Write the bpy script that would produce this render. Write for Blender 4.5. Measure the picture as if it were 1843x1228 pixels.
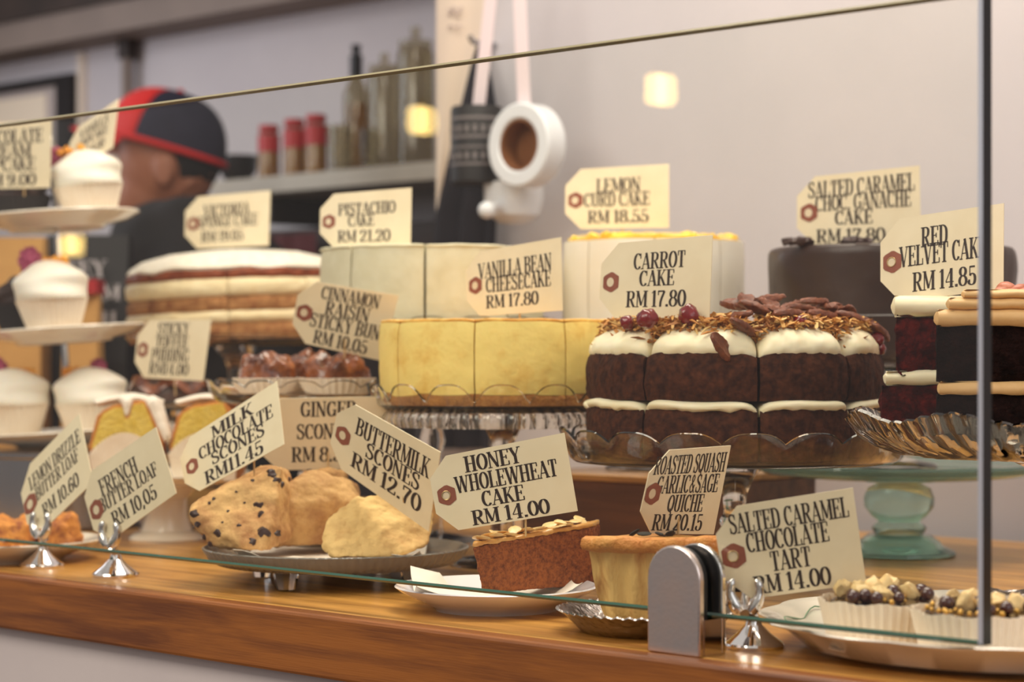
import bpy, bmesh, math, random
from mathutils import Vector, Matrix, Euler, noise
R = math.radians
random.seed(7)
S = bpy.context.scene
COL = S.collection
for o in list(bpy.data.objects):
    bpy.data.objects.remove(o)

# ------------------------------------------------------------------ camera
W, H = 1843, 1228
FPX, HOR, CAMZ = 3836.0, 646.0, 0.213          # focal length in pixels, horizon row, eye height over the counter
cam = bpy.data.cameras.new('camera')
cam.sensor_width = 36
cam.lens = FPX * 36 / W
cam.shift_y = (HOR - H / 2) / W
cam.clip_start = 0.02
cam.dof.use_dof = True
cam.dof.focus_distance = 1.76
cam.dof.aperture_fstop = 5.6
cam_o = bpy.data.objects.new('camera', cam)
COL.objects.link(cam_o)
cam_o.location = (0, 0, CAMZ)
cam_o.rotation_euler = (R(90), 0, 0)
S.camera = cam_o

# ------------------------------------------------------------------ world
wd = bpy.data.worlds.new('world'); S.world = wd; wd.use_nodes = True
nt = wd.node_tree; nt.nodes.clear()
w_out = nt.nodes.new('ShaderNodeOutputWorld'); w_bg = nt.nodes.new('ShaderNodeBackground')
w_tc = nt.nodes.new('ShaderNodeTexCoord'); w_sep = nt.nodes.new('ShaderNodeSeparateXYZ')
w_rmp = nt.nodes.new('ShaderNodeValToRGB')
nt.links.new(w_tc.outputs['Generated'], w_sep.inputs[0])
w_map = nt.nodes.new('ShaderNodeMath'); w_map.operation = 'MULTIPLY_ADD'
w_map.inputs[1].default_value = 0.5; w_map.inputs[2].default_value = 0.5
nt.links.new(w_sep.outputs['Z'], w_map.inputs[0]); nt.links.new(w_map.outputs[0], w_rmp.inputs[0])
cr = w_rmp.color_ramp
cr.elements[0].position = 0.30; cr.elements[0].color = (0.14, 0.11, 0.10, 1)
cr.elements[1].position = 0.85; cr.elements[1].color = (0.92, 0.86, 0.80, 1)
e = cr.elements.new(0.52); e.color = (0.46, 0.41, 0.39, 1)
nt.links.new(w_rmp.outputs[0], w_bg.inputs[0])
w_bg.inputs[1].default_value = 0.72
nt.links.new(w_bg.outputs[0], w_out.inputs[0])

# ------------------------------------------------------------------ light and exposure
def uv(u, v, z=0.0):          # u runs along the counter to the left, v across it away from the customer
    return Vector((-0.7222 * u + 0.6917 * v, 0.6917 * u + 0.7222 * v, z))
def area(name, loc, target, size, size_y, power, col):
    l = bpy.data.lights.new(name, 'AREA'); l.shape = 'RECTANGLE'
    l.size, l.size_y, l.energy, l.color = size, size_y, power, col
    o = bpy.data.objects.new(name, l); COL.objects.link(o)
    o.location = loc
    o.rotation_euler = (Vector(target) - Vector(loc)).to_track_quat('-Z', 'Y').to_euler()
    return o
area('ceiling_light_over_counter', uv(1.35, 1.75, 1.55), uv(1.35, 1.45, 0.0), 1.3, 0.5, 23, (1.0, 0.89, 0.74))
area('customer_side_fill', uv(1.5, -0.1, 1.5), uv(1.4, 1.6, 0.1), 1.4, 0.9, 26, (1.0, 0.92, 0.80))  # added fill that brightens the front faces from the customer side
area('daylight_from_shop_front', uv(-1.6, 0.6, 1.2), uv(1.2, 2.3, 0.4), 1.6, 1.6, 14, (0.90, 0.93, 1.0))
area('work_area_daylight_fill', uv(4.0, 1.7, 0.95), uv(3.6, 3.0, 0.6), 0.8, 0.8, 9, (0.84, 0.90, 1.0))  # added fill for the bluish daylight, placed to lighten wall and cabinet
S.view_settings.view_transform = 'Standard'
S.view_settings.look = 'None'
S.view_settings.gamma = 1
S.view_settings.use_curve_mapping = False
S.view_settings.exposure = 0.0
S.cycles.max_bounces = 14
S.cycles.transmission_bounces = 14
S.cycles.transparent_max_bounces = 24
S.cycles.sample_clamp_indirect = 6
S.cycles.use_denoising = True

# ------------------------------------------------------------------ photo measurements to places
def P(px, py, Y):             # the point at distance Y along the line of sight of a photo pixel
    return Vector(((px - W / 2) / FPX * Y, Y, CAMZ - (py - HOR) / FPX * Y))
def PV(px, py, v):            # ... where that line meets the vertical plane at depth v
    k = (px - W / 2) / FPX
    return P(px, py, v / (0.6917 * k + 0.7222))
def PZ(px, py, z):            # ... where it meets the level z
    return P(px, py, FPX * (CAMZ - z) / (py - HOR))
def at(px, Y, z=0.0):
    return Vector(((px - W / 2) / FPX * Y, Y, z))
YAW_UV = math.atan2(0.6917, -0.7222) + math.pi   # rotation that lays local +X along -u (to the right)

# ------------------------------------------------------------------ materials
def lin(c):
    return tuple(((x / 255) / 12.92 if x / 255 <= 0.04045 else ((x / 255 + 0.055) / 1.055) ** 2.4) for x in c) + (1,)
MATS = {}
def mat(name, rgb, rough=0.6, metal=0.0, var=None, scale=40, lo=0.35, hi=0.65, detail=5, bump=0.0, bscale=None, trans=0.0, ior=1.45,
        coat=0.0, sss=0.0, emit=None, espower=1.0, spec=0.5, island=None, aniso=(1, 1, 1), bdist=0.004):
    m = bpy.data.materials.new(name); m.use_nodes = True
    t = m.node_tree; b = t.nodes['Principled BSDF']
    b.inputs['Base Color'].default_value = lin(rgb)
    b.inputs['Roughness'].default_value = rough
    b.inputs['Metallic'].default_value = metal
    b.inputs['IOR'].default_value = ior
    b.inputs['Specular IOR Level'].default_value = spec
    b.inputs['Transmission Weight'].default_value = trans
    b.inputs['Coat Weight'].default_value = coat
    b.inputs['Coat Roughness'].default_value = 0.08
    if sss:
        b.inputs['Subsurface Weight'].default_value = sss
        b.inputs['Subsurface Radius'].default_value = (1.0, 0.6, 0.35)
        b.inputs['Subsurface Scale'].default_value = 0.006
    tc = None
    if var or bump:
        tc = t.nodes.new('ShaderNodeTexCoord'); mp = t.nodes.new('ShaderNodeMapping')
        mp.inputs['Scale'].default_value = aniso
        t.links.new(tc.outputs['Object'], mp.inputs[0])
    if var:
        n = t.nodes.new('ShaderNodeTexNoise'); n.inputs['Scale'].default_value = scale; n.inputs['Detail'].default_value = detail
        n.inputs['Roughness'].default_value = 0.65
        rp = t.nodes.new('ShaderNodeValToRGB')
        rp.color_ramp.elements[0].position = lo; rp.color_ramp.elements[0].color = lin(rgb)
        rp.color_ramp.elements[1].position = hi; rp.color_ramp.elements[1].color = lin(var)
        t.links.new(mp.outputs[0], n.inputs['Vector']); t.links.new(n.outputs[0], rp.inputs[0])
        t.links.new(rp.outputs[0], b.inputs['Base Color'])
        m['ramp'] = 1
    if island:
        g = t.nodes.new('ShaderNodeNewGeometry'); rp = t.nodes.new('ShaderNodeValToRGB')
        rp.color_ramp.elements[0].color = lin(island[0]); rp.color_ramp.elements[1].color = lin(island[-1])
        for i in range(1, len(island) - 1):
            el = rp.color_ramp.elements.new(i / (len(island) - 1)); el.color = lin(island[i])
        t.links.new(g.outputs['Random Per Island'], rp.inputs[0]); t.links.new(rp.outputs[0], b.inputs['Base Color'])
    if bump:
        n2 = t.nodes.new('ShaderNodeTexNoise'); n2.inputs['Scale'].default_value = bscale or scale * 3; n2.inputs['Detail'].default_value = 6
        bp = t.nodes.new('ShaderNodeBump'); bp.inputs['Strength'].default_value = bump; bp.inputs['Distance'].default_value = bdist
        t.links.new(mp.outputs[0], n2.inputs['Vector']); t.links.new(n2.outputs[0], bp.inputs['Height'])
        t.links.new(bp.outputs[0], b.inputs['Normal'])
    if emit:
        b.inputs['Emission Color'].default_value = lin(emit); b.inputs['Emission Strength'].default_value = espower
    MATS[name] = m
    return m
def thin_glass(name, tint, f0=0.035, rough=0.0):   # clear sheet: Schlick mirror over a tinted see-through body
    m = bpy.data.materials.new(name); m.use_nodes = True; t = m.node_tree; t.nodes.clear()
    o = t.nodes.new('ShaderNodeOutputMaterial'); mx = t.nodes.new('ShaderNodeMixShader')
    g = t.nodes.new('ShaderNodeNewGeometry'); d = t.nodes.new('ShaderNodeVectorMath'); d.operation = 'DOT_PRODUCT'
    t.links.new(g.outputs['Normal'], d.inputs[0]); t.links.new(g.outputs['Incoming'], d.inputs[1])
    def mth(op, a, b):
        n = t.nodes.new('ShaderNodeMath'); n.operation = op
        for i, x in enumerate((a, b)):
            if isinstance(x, (int, float)): n.inputs[i].default_value = x
            elif x is not None: t.links.new(x, n.inputs[i])
        return n.outputs[0]
    k = mth('ABSOLUTE', d.outputs['Value'], None)
    k = mth('POWER', mth('SUBTRACT', 1.0, k), 5.0)
    k = mth('ADD', mth('MULTIPLY', k, 1 - f0), f0)
    t.links.new(k, mx.inputs[0])
    tr = t.nodes.new('ShaderNodeBsdfTransparent'); tr.inputs[0].default_value = tint
    gl = t.nodes.new('ShaderNodeBsdfGlossy'); gl.inputs['Roughness'].default_value = rough
    t.links.new(tr.outputs[0], mx.inputs[1]); t.links.new(gl.outputs[0], mx.inputs[2])
    t.links.new(mx.outputs[0], o.inputs[0])
    MATS[name] = m
    return m
def wood(name, c1, c2, axis_rot, scale=1.0, rough=0.35, ring=14):
    m = bpy.data.materials.new(name); m.use_nodes = True; t = m.node_tree; b = t.nodes['Principled BSDF']
    tc = t.nodes.new('ShaderNodeTexCoord'); mp = t.nodes.new('ShaderNodeMapping')
    mp.inputs['Rotation'].default_value = axis_rot; mp.inputs['Scale'].default_value = (scale * 1.6, scale * 22, scale * 22)
    n = t.nodes.new('ShaderNodeTexNoise'); n.inputs['Scale'].default_value = 2.2; n.inputs['Detail'].default_value = 9; n.inputs['Distortion'].default_value = 0.6
    mp2 = t.nodes.new('ShaderNodeMapping'); mp2.inputs['Scale'].default_value = (scale * 5, scale * 150, scale * 150); mp2.inputs['Rotation'].default_value = axis_rot
    n2 = t.nodes.new('ShaderNodeTexNoise'); n2.inputs['Scale'].default_value = 4; n2.inputs['Detail'].default_value = 4
    mixf = t.nodes.new('ShaderNodeMath'); mixf.operation = 'MULTIPLY_ADD'; mixf.inputs[1].default_value = 0.35
    rp = t.nodes.new('ShaderNodeValToRGB'); e = rp.color_ramp.elements
    e[0].position = 0.48; e[0].color = lin(c1); e[1].position = 0.82; e[1].color = lin(c2)
    t.links.new(tc.outputs['Object'], mp.inputs[0]); t.links.new(tc.outputs['Object'], mp2.inputs[0])
    t.links.new(mp.outputs[0], n.inputs['Vector']); t.links.new(mp2.outputs[0], n2.inputs['Vector'])
    t.links.new(n2.outputs[0], mixf.inputs[0]); t.links.new(n.outputs[0], mixf.inputs[2])
    t.links.new(mixf.outputs[0], rp.inputs[0]); t.links.new(rp.outputs[0], b.inputs['Base Color'])
    bp = t.nodes.new('ShaderNodeBump'); bp.inputs['Strength'].default_value = 0.12; bp.inputs['Distance'].default_value = 0.002
    t.links.new(n2.outputs[0], bp.inputs['Height']); t.links.new(bp.outputs[0], b.inputs['Normal'])
    b.inputs['Roughness'].default_value = rough; b.inputs['Coat Weight'].default_value = 0.25; b.inputs['Coat Roughness'].default_value = 0.2
    MATS[name] = m
    return m

# ------------------------------------------------------------------ mesh building
class MB:
    def __init__(s): s.v, s.f = [], []
    def add(s, vs, fs, M=None):
        o = len(s.v)
        s.v += [tuple(M @ Vector(p)) if M else tuple(p) for p in vs]
        s.f += [tuple(i + o for i in f) for f in fs]
        return s
    def box(s, x0, x1, y0, y1, z0, z1, M=None):
        vs = [(x, y, z) for z in (z0, z1) for y in (y0, y1) for x in (x0, x1)]
        return s.add(vs, [(0, 2, 3, 1), (4, 5, 7, 6), (0, 1, 5, 4), (1, 3, 7, 5), (3, 2, 6, 7), (2, 0, 4, 6)], M)
    def lathe(s, prof, n=48, a0=0.0, a1=2 * math.pi, fn=None, M=None):
        full = abs(a1 - a0 - 2 * math.pi) < 1e-6
        m = n if full else n + 1
        vs, fs = [], []
        K = len(prof)
        for i in range(m):
            a = a0 + (a1 - a0) * i / n
            for k, (r, z) in enumerate(prof):
                rr, zz = fn(a, k, r, z) if fn else (r, z)
                vs.append((rr * math.sin(a), -rr * math.cos(a), zz))
        for i in range(n):
            j = (i + 1) % m
            for k in range(K - 1):
                fs.append((i * K + k, j * K + k, j * K + k + 1, i * K + k + 1))
        if not full:
            fs.append(tuple(range(K)))
            fs.append(tuple(n * K + k for k in reversed(range(K))))
        return s.add(vs, fs, M)
    def tube(s, pts, r, n=10, caps=True, M=None):
        pts = [Vector(p) for p in pts]
        rs = r if isinstance(r, (list, tuple)) else [r] * len(pts)
        vs, fs = [], []
        prev = None
        for i, p in enumerate(pts):
            d = (pts[min(i + 1, len(pts) - 1)] - pts[max(i - 1, 0)]).normalized()
            if prev is None:
                a = Vector((0, 0, 1)) if abs(d.z) < 0.9 else Vector((1, 0, 0))
                x = d.cross(a).normalized()
            else:
                x = (prev - d * prev.dot(d)).normalized()
            prev = x; y = d.cross(x)
            for k in range(n):
                t = 2 * math.pi * k / n
                vs.append(p + (x * math.cos(t) + y * math.sin(t)) * rs[i])
        for i in range(len(pts) - 1):
            for k in range(n):
                fs.append((i * n + k, i * n + (k + 1) % n, (i + 1) * n + (k + 1) % n, (i + 1) * n + k))
        if caps:
            fs.append(tuple(reversed(range(n)))); fs.append(tuple((len(pts) - 1) * n + k for k in range(n)))
        return s.add(vs, fs, M)
    def prism(s, poly, d0, d1, M=None):     # polygon in x,z ; thickness along y
        n = len(poly)
        vs = [(x, d0, z) for x, z in poly] + [(x, d1, z) for x, z in poly]
        fs = [tuple(range(n)), tuple(reversed(range(n, 2 * n)))] + [(i, i + n, (i + 1) % n + n, (i + 1) % n) for i in range(n)]
        return s.add(vs, fs, M)
    def ball(s, c, r, sub=2, amp=0.0, freq=1.0, M=None, seed=0.0):
        bm = bmesh.new(); bmesh.ops.create_icosphere(bm, subdivisions=sub, radius=1)
        c = Vector(c); r = Vector(r) if not isinstance(r, (int, float)) else Vector((r, r, r))
        vs = []
        for v in bm.verts:
            q = v.co.copy()
            k = 1 + (amp * noise.noise(q * freq + Vector((seed, seed * 1.7, -seed))) if amp else 0)
            q = Vector((q.x * r.x, q.y * r.y, q.z * r.z)) * k
            vs.append((M @ q if M else q) + c)
        fs = [tuple(v.index for v in f.verts) for f in bm.faces]
        bm.free()
        return s.add(vs, fs)
    def sheet(s, grid, th):                 # grid[i][j] of points, given a real thickness
        n, m = len(grid), len(grid[0])
        g = [[Vector(p) for p in row] for row in grid]
        nr = [[None] * m for _ in range(n)]
        for i in range(n):
            for j in range(m):
                a = g[min(i + 1, n - 1)][j] - g[max(i - 1, 0)][j]
                b = g[i][min(j + 1, m - 1)] - g[i][max(j - 1, 0)]
                c = a.cross(b)
                nr[i][j] = c.normalized() if c.length > 1e-12 else Vector((0, 0, 1))
        vs = [g[i][j] + nr[i][j] * th / 2 for i in range(n) for j in range(m)] + [g[i][j] - nr[i][j] * th / 2 for i in range(n) for j in range(m)]
        o = n * m; fs = []
        for i in range(n - 1):
            for j in range(m - 1):
                a, b, c, d = i * m + j, i * m + j + 1, (i + 1) * m + j + 1, (i + 1) * m + j
                fs += [(a, b, c, d), (a + o, d + o, c + o, b + o)]
        edge = [(i, 0) for i in range(n)] + [(n - 1, j) for j in range(1, m)] + [(i, m - 1) for i in range(n - 2, -1, -1)] + [(0, j) for j in range(m - 2, 0, -1)]
        for (i, j), (k, l) in zip(edge, edge[1:] + edge[:1]):
            a, b = i * m + j, k * m + l
            fs.append((a, b, b + o, a + o))
        return s.add(vs, fs)

def mesh_of(name, mb, smooth=38, doubles=1e-6):
    me = bpy.data.meshes.new(name)
    me.from_pydata(mb.v, [], mb.f)
    bm = bmesh.new(); bm.from_mesh(me)
    if doubles: bmesh.ops.remove_doubles(bm, verts=bm.verts, dist=doubles)
    bmesh.ops.recalc_face_normals(bm, faces=bm.faces)
    bm.to_mesh(me); bm.free()
    if smooth:
        me.polygons.foreach_set('use_smooth', [True] * len(me.polygons))
        me.set_sharp_from_angle(angle=R(smooth))
    me.update()
    return me
def obj(name, mb, m, parent=None, loc=(0, 0, 0), rot=(0, 0, 0), smooth=38, label=None, kind=None, bevel=0.0):
    me = mb if isinstance(mb, bpy.types.Mesh) else mesh_of(name, mb, smooth)
    if m:
        me.materials.clear(); me.materials.append(MATS[m] if isinstance(m, str) else m)
    o = bpy.data.objects.new(name, me); COL.objects.link(o)
    o.location = loc; o.rotation_euler = rot
    if parent: o.parent = parent
    if label: o['label'] = label
    if kind: o['kind'] = kind
    if bevel:
        b = o.modifiers.new('bevel', 'BEVEL'); b.width = bevel; b.segments = 2; b.limit_method = 'ANGLE'; b.angle_limit = R(50)
    return o
def thing(name, label, cat, loc=(0, 0, 0), rot=(0, 0, 0), group=None):
    o = bpy.data.objects.new(name, None); COL.objects.link(o)
    o.empty_display_size = 0.02
    o.location = loc; o.rotation_euler = rot
    o['label'] = label; o['category'] = cat
    if group: o['group'] = group
    return o
def tag(o, label, cat, group=None):
    o['label'] = label; o['category'] = cat
    if group: o['group'] = group
    return o
def struct(name, mb, m, smooth=0):
    return obj(name, mb, m, smooth=smooth, kind='structure')
def copy_tree(o, parent=None):
    c = o.copy(); COL.objects.link(c)
    if parent: c.parent = parent
    for ch in [x for x in bpy.data.objects if x.parent == o]:
        copy_tree(ch, c)
    return c
def organic(name, pts, m, parent=None, voxel=0.003, smooth=8, disp=0.003, freq=60, loc=(0, 0, 0), rot=(0, 0, 0), extra=None, seed=0, fine=0.0):
    """A soft lump: the hull of some points, voxel-remeshed, smoothed and roughened."""
    bm = bmesh.new()
    for p in pts: bm.verts.new(p)
    bmesh.ops.convex_hull(bm, input=bm.verts)
    bmesh.ops.delete(bm, geom=[v for v in bm.verts if not v.link_faces], context='VERTS')
    me = bpy.data.meshes.new(name); bm.to_mesh(me); bm.free()
    if extra:
        me2 = mesh_of('t', extra, 0)
        bm = bmesh.new(); bm.from_mesh(me); bm.from_mesh(me2); bm.to_mesh(me); bm.free()
    return remesh(name, me, m, parent, voxel, smooth, disp, freq, loc, rot, seed, fine)
def remesh(name, me, m, parent, voxel, smooth, disp, freq, loc=(0, 0, 0), rot=(0, 0, 0), seed=0, fine=0.0):
    o = bpy.data.objects.new(name, me); COL.objects.link(o)
    r = o.modifiers.new('r', 'REMESH'); r.mode = 'VOXEL'; r.voxel_size = voxel
    if smooth:
        sm = o.modifiers.new('s', 'SMOOTH'); sm.iterations = smooth; sm.factor = 0.5
    dg = bpy.context.evaluated_depsgraph_get(); dg.update()
    new = bpy.data.meshes.new_from_object(o.evaluated_get(dg))
    bpy.data.objects.remove(o)
    new.name = name
    if disp or fine:
        sv = Vector((seed * 3.1, seed * 1.3, seed * 7.7))
        nm = [v.normal.copy() for v in new.vertices]
        for v, n in zip(new.vertices, nm):
            k = disp * noise.noise(v.co * freq + sv) + disp * 0.5 * noise.noise(v.co * freq * 2.7 + sv)
            if fine: k += fine * noise.noise(v.co * freq * 9 + sv)
            v.co += n * k
    new.polygons.foreach_set('use_smooth', [True] * len(new.polygons))
    new.update()
    return obj(name, new, m, parent, loc, rot)

# ------------------------------------------------------------------ palette
wood('worktop_wood', (146, 94, 36), (220, 162, 80), (0, 0, 0), 1.0, 0.33)
wood('shaded_lipping_wood', (106, 54, 14), (156, 90, 28), (0, 0, 0), 1.3, 0.45)  # redder wood, with the front edge's shade partly put into the colour
wood('riser_wood', (84, 46, 24), (128, 78, 40), (0, 0, 0), 1.0, 0.5)
wood('floor_wood', (70, 50, 36), (110, 80, 56), (0, 0, 0), 0.6, 0.5)
mat('paint_lilac', (196, 191, 194), 0.7, var=(203, 197, 200), scale=3, bump=0.05, bscale=160)
mat('paint_white', (190, 182, 184), 0.75, var=(197, 189, 190), scale=3)
mat('paint_counter', (206, 194, 192), 0.6, var=(212, 200, 197), scale=5, bump=0.04, bscale=200)
mat('paint_beige', (122, 108, 100), 0.7, var=(130, 115, 106), scale=6)
mat('dark_board', (44, 34, 30), 0.6, var=(58, 44, 38), scale=8)
mat('shelf_grey', (176, 166, 152), 0.5, var=(188, 178, 164), scale=9)
mat('chrome', (226, 222, 220), 0.07, 1.0)
mat('chrome_brushed', (232, 212, 200), 0.24, 1.0, var=(220, 210, 205), scale=30, bump=0.03, bscale=300)
mat('steel', (170, 170, 176), 0.22, 1.0)
mat('rubber', (14, 14, 16), 0.45)
mat('card', (240, 225, 192), 0.38, var=(233, 216, 181), scale=22, coat=0.25, spec=0.3)
mat('ink', (40, 24, 16), 0.5, var=(66, 42, 30), scale=300, lo=0.45, hi=0.8)
mat('patch_brown', (150, 84, 62), 0.6, var=(138, 74, 54), scale=90)
mat('eyelet_pale', (226, 208, 176), 0.4)
mat('eyelet_brass', (196, 168, 120), 0.3, 0.8)
mat('pick_wood', (206, 170, 116), 0.6)
mat('ceramic', (238, 228, 212), 0.12, coat=0.5, var=(234, 224, 206), scale=8)
mat('ceramic_cool', (232, 228, 230), 0.12, coat=0.5)
mat('ceramic_green_line', (120, 150, 120), 0.3)
mat('paper_white', (246, 232, 212), 0.75, var=(238, 220, 196), scale=40)
mat('napkin', (244, 236, 222), 0.8, var=(236, 226, 210), scale=30)
mat('napkin_print', (84, 104, 88), 0.8)
mat('foil', (196, 188, 182), 0.24, 1.0, bump=0.5, bscale=160, bdist=0.003)
mat('foil_case', (190, 190, 196), 0.3, 0.9)
mat('clear_glass', (255, 253, 248), 0.015, trans=1.0, ior=1.47)
mat('green_glass', (206, 238, 226), 0.03, trans=0.9, ior=1.36)
mat('smoky_glass', (170, 164, 154), 0.12, trans=0.55, ior=1.4, bump=0.15, bscale=120)
thin_glass('pane_glass', (0.975, 0.98, 0.965, 1), 0.03)
thin_glass('jar_glass', (0.78, 0.74, 0.64, 1), 0.05)
mat('pane_edge', (16, 22, 28), 0.2, spec=0.35)
mat('pane_edge_bottom', (40, 84, 68), 0.12, coat=0.6)
mat('pane_edge_warm_glint', (150, 138, 96), 0.18, coat=0.8, spec=0.8)  # golden base colour carries the warm ceiling reflection along the top
mat('pane_edge_glint', (190, 192, 200), 0.15, coat=0.8)  # reflection on the bevel put into a pale base colour
# cakes
mat('carrot_sponge', (46, 22, 13), 0.8, spec=0.2, var=(92, 50, 28), scale=130, lo=0.38, hi=0.74, bump=0.7, bscale=240, bdist=0.002)
mat('cream_frosting', (246, 236, 204), 0.42, var=(240, 226, 188), scale=30, bump=0.12, bscale=60, sss=0.2)
mat('coconut', (196, 140, 70), 0.7, island=((120, 70, 30), (186, 122, 54), (214, 160, 84), (226, 190, 124)))
mat('pecan', (92, 46, 26), 0.45, var=(134, 74, 44), scale=140, bump=0.5, bscale=260, bdist=0.0015)
mat('cranberry', (92, 10, 16), 0.18, var=(130, 22, 26), scale=60, coat=0.5, bump=0.3, bscale=120)
mat('cheesecake', (250, 222, 130), 0.55, var=(232, 188, 90), scale=30, lo=0.5, hi=0.72, bump=0.25, bscale=120, sss=0.15)
mat('cheesecake_crust', (176, 118, 48), 0.8, var=(140, 86, 32), scale=120, bump=0.8, bscale=260)
mat('browned', (226, 160, 62), 0.55, var=(248, 206, 110), scale=46, lo=0.4, hi=0.6, bump=0.3, bscale=130)
mat('pistachio_frosting', (222, 216, 186), 0.55, var=(210, 202, 166), scale=60, lo=0.35, hi=0.8, bump=0.2, bscale=90)
mat('cut_crumb', (120, 92, 48), 0.8)
mat('lemon_frosting', (244, 236, 220), 0.5, var=(240, 230, 210), scale=20, bump=0.08, bscale=50)
mat('lemon_curd', (250, 196, 48), 0.2, var=(254, 214, 84), scale=60, coat=0.4, sss=0.2)
mat('victoria_sponge', (138, 84, 44), 0.85, var=(190, 138, 84), scale=80, bump=0.8, bscale=220)
mat('victoria_cream', (244, 228, 186), 0.55, var=(236, 214, 166), scale=40, bump=0.3, bscale=80)
mat('icing_sugar', (250, 244, 230), 0.9, var=(240, 228, 206), scale=90, bump=0.4, bscale=260)
mat('jam_crust', (120, 50, 18), 0.55, var=(150, 74, 30), scale=60)
mat('ganache', (44, 26, 21), 0.36, var=(54, 34, 26), scale=14, bump=0.25, bscale=36, bdist=0.004)
mat('dark_sponge', (18, 10, 8), 0.9, spec=0.1, var=(40, 23, 20), scale=110, lo=0.4, hi=0.8, bump=0.9, bscale=240)
mat('red_velvet', (46, 8, 8), 0.85, spec=0.15, var=(116, 26, 20), scale=110, lo=0.42, hi=0.8, bump=1.0, bscale=200)
mat('tan_frosting', (226, 184, 128), 0.45, var=(216, 172, 112), scale=40, bump=0.12, bscale=60)
mat('peanut', (170, 92, 68), 0.4, var=(196, 124, 92), scale=50)
mat('scone', (220, 176, 114), 0.75, var=(158, 98, 52), scale=26, lo=0.42, hi=0.72, bump=0.6, bscale=130)
mat('scone_pale', (230, 192, 124), 0.75, var=(192, 140, 80), scale=24, lo=0.5, hi=0.75, bump=0.6, bscale=130)
mat('choc_chunk', (46, 28, 26), 0.45, var=(64, 40, 34), scale=60)
mat('honey_sponge', (176, 98, 44), 0.85, var=(104, 48, 18), scale=260, lo=0.4, hi=0.7, bump=1.0, bscale=420, bdist=0.004)
mat('almond', (232, 192, 118), 0.35, var=(246, 220, 164), scale=80, coat=0.2)
mat('honey_glaze', (214, 148, 70), 0.3, var=(230, 178, 100), scale=60, coat=0.4)
mat('pastry', (234, 194, 118), 0.7, var=(180, 116, 50), scale=24, lo=0.5, hi=0.74, bump=0.5, bscale=130, aniso=(2.2, 2.2, 0.5))
mat('pastry_golden', (206, 128, 52), 0.5, var=(226, 160, 80), scale=60, bump=0.9, bscale=200)
mat('quiche_top', (196, 140, 66), 0.5, var=(150, 92, 40), scale=50, bump=0.6)
mat('herb', (40, 34, 22), 0.7)
mat('tart_chocolate', (44, 22, 14), 0.16, var=(62, 34, 20), scale=30, coat=0.4)
mat('choc_ball', (70, 28, 18), 0.15, coat=0.7)
mat('gold_pearl', (206, 158, 72), 0.3, 0.5)
mat('hazelnut', (232, 200, 140), 0.5, var=(206, 158, 92), scale=90, lo=0.5, hi=0.75)
mat('loaf_crumb', (222, 186, 70), 0.85, var=(238, 208, 106), scale=120, bump=0.9, bscale=230)
mat('loaf_crust', (190, 112, 40), 0.7, var=(206, 136, 60), scale=60)
mat('drip_icing', (248, 236, 220), 0.35, coat=0.2)
mat('sticky_bun', (150, 80, 30), 0.22, var=(86, 38, 18), scale=46, lo=0.4, hi=0.62, coat=0.6, bump=0.6, bscale=90)
mat('pudding', (62, 38, 26), 0.4, var=(84, 54, 38), scale=40, coat=0.3, bump=0.5, bscale=120)
mat('crumble', (222, 146, 62), 0.6, var=(150, 74, 36), scale=70, lo=0.45, hi=0.65, bump=0.8, bscale=150)
mat('cupcake_cream', (248, 242, 228), 0.5, var=(244, 236, 218), scale=20, bump=0.1, bscale=50, sss=0.2)
mat('cupcake_sponge', (214, 164, 86), 0.8, var=(196, 142, 70), scale=80)
mat('cupcake_chocolate', (44, 28, 24), 0.6, var=(64, 42, 34), scale=60, bump=0.6)
mat('dark_case', (30, 24, 24), 0.6)
mat('raspberry', (160, 60, 96), 0.5, var=(190, 92, 124), scale=90, bump=0.6, bscale=200)
mat('candied_orange', (230, 140, 30), 0.4, var=(246, 178, 70), scale=90, bump=0.8, bscale=180)
# background
mat('kraft', (204, 156, 92), 0.8, var=(194, 146, 84), scale=20)
mat('black_box', (26, 22, 22), 0.55)
mat('pale_print', (196, 190, 192), 0.6)
mat('red_print', (170, 30, 34), 0.6)
mat('skin', (164, 106, 78), 0.5, var=(150, 92, 66), scale=14, sss=0.1)
mat('black_shirt', (22, 19, 20), 0.85, var=(34, 29, 29), scale=10)
mat('trousers', (36, 36, 46), 0.85)
mat('cap_navy', (30, 29, 46), 0.8, var=(38, 36, 54), scale=40)
mat('cap_red', (200, 30, 26), 0.7)
mat('hair', (20, 15, 13), 0.8)
mat('eye_white', (222, 214, 206), 0.3)
mat('frame_black', (20, 15, 18), 0.4)
mat('mount_grey', (186, 172, 166), 0.7)
mat('print_cream', (240, 222, 198), 0.7)
mat('red_lid', (176, 34, 36), 0.4)
mat('spice', (206, 146, 60), 0.8, var=(226, 176, 90), scale=60)
mat('amber_glass', (214, 160, 40), 0.05, trans=0.7)
mat('black_cap', (18, 16, 18), 0.4)
mat('ribbon', (238, 220, 222), 0.6)
mat('cloth_black', (24, 22, 30), 0.9, var=(34, 31, 40), scale=12)
mat('paper_cream', (226, 208, 190), 0.8)
mat('faint_print', (186, 172, 170), 0.8)
mat('enamel_white', (228, 230, 234), 0.25, coat=0.4)
mat('core_brown', (134, 84, 44), 0.7, var=(118, 70, 34), scale=20)
mat('label_grey', (120, 112, 112), 0.6)
mat('maroon_cloth', (92, 40, 44), 0.9)
mat('pin_red', (190, 50, 40), 0.4)
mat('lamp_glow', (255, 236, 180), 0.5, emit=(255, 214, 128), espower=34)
mat('lamp_metal', (60, 52, 44), 0.4, 0.8)

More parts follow.
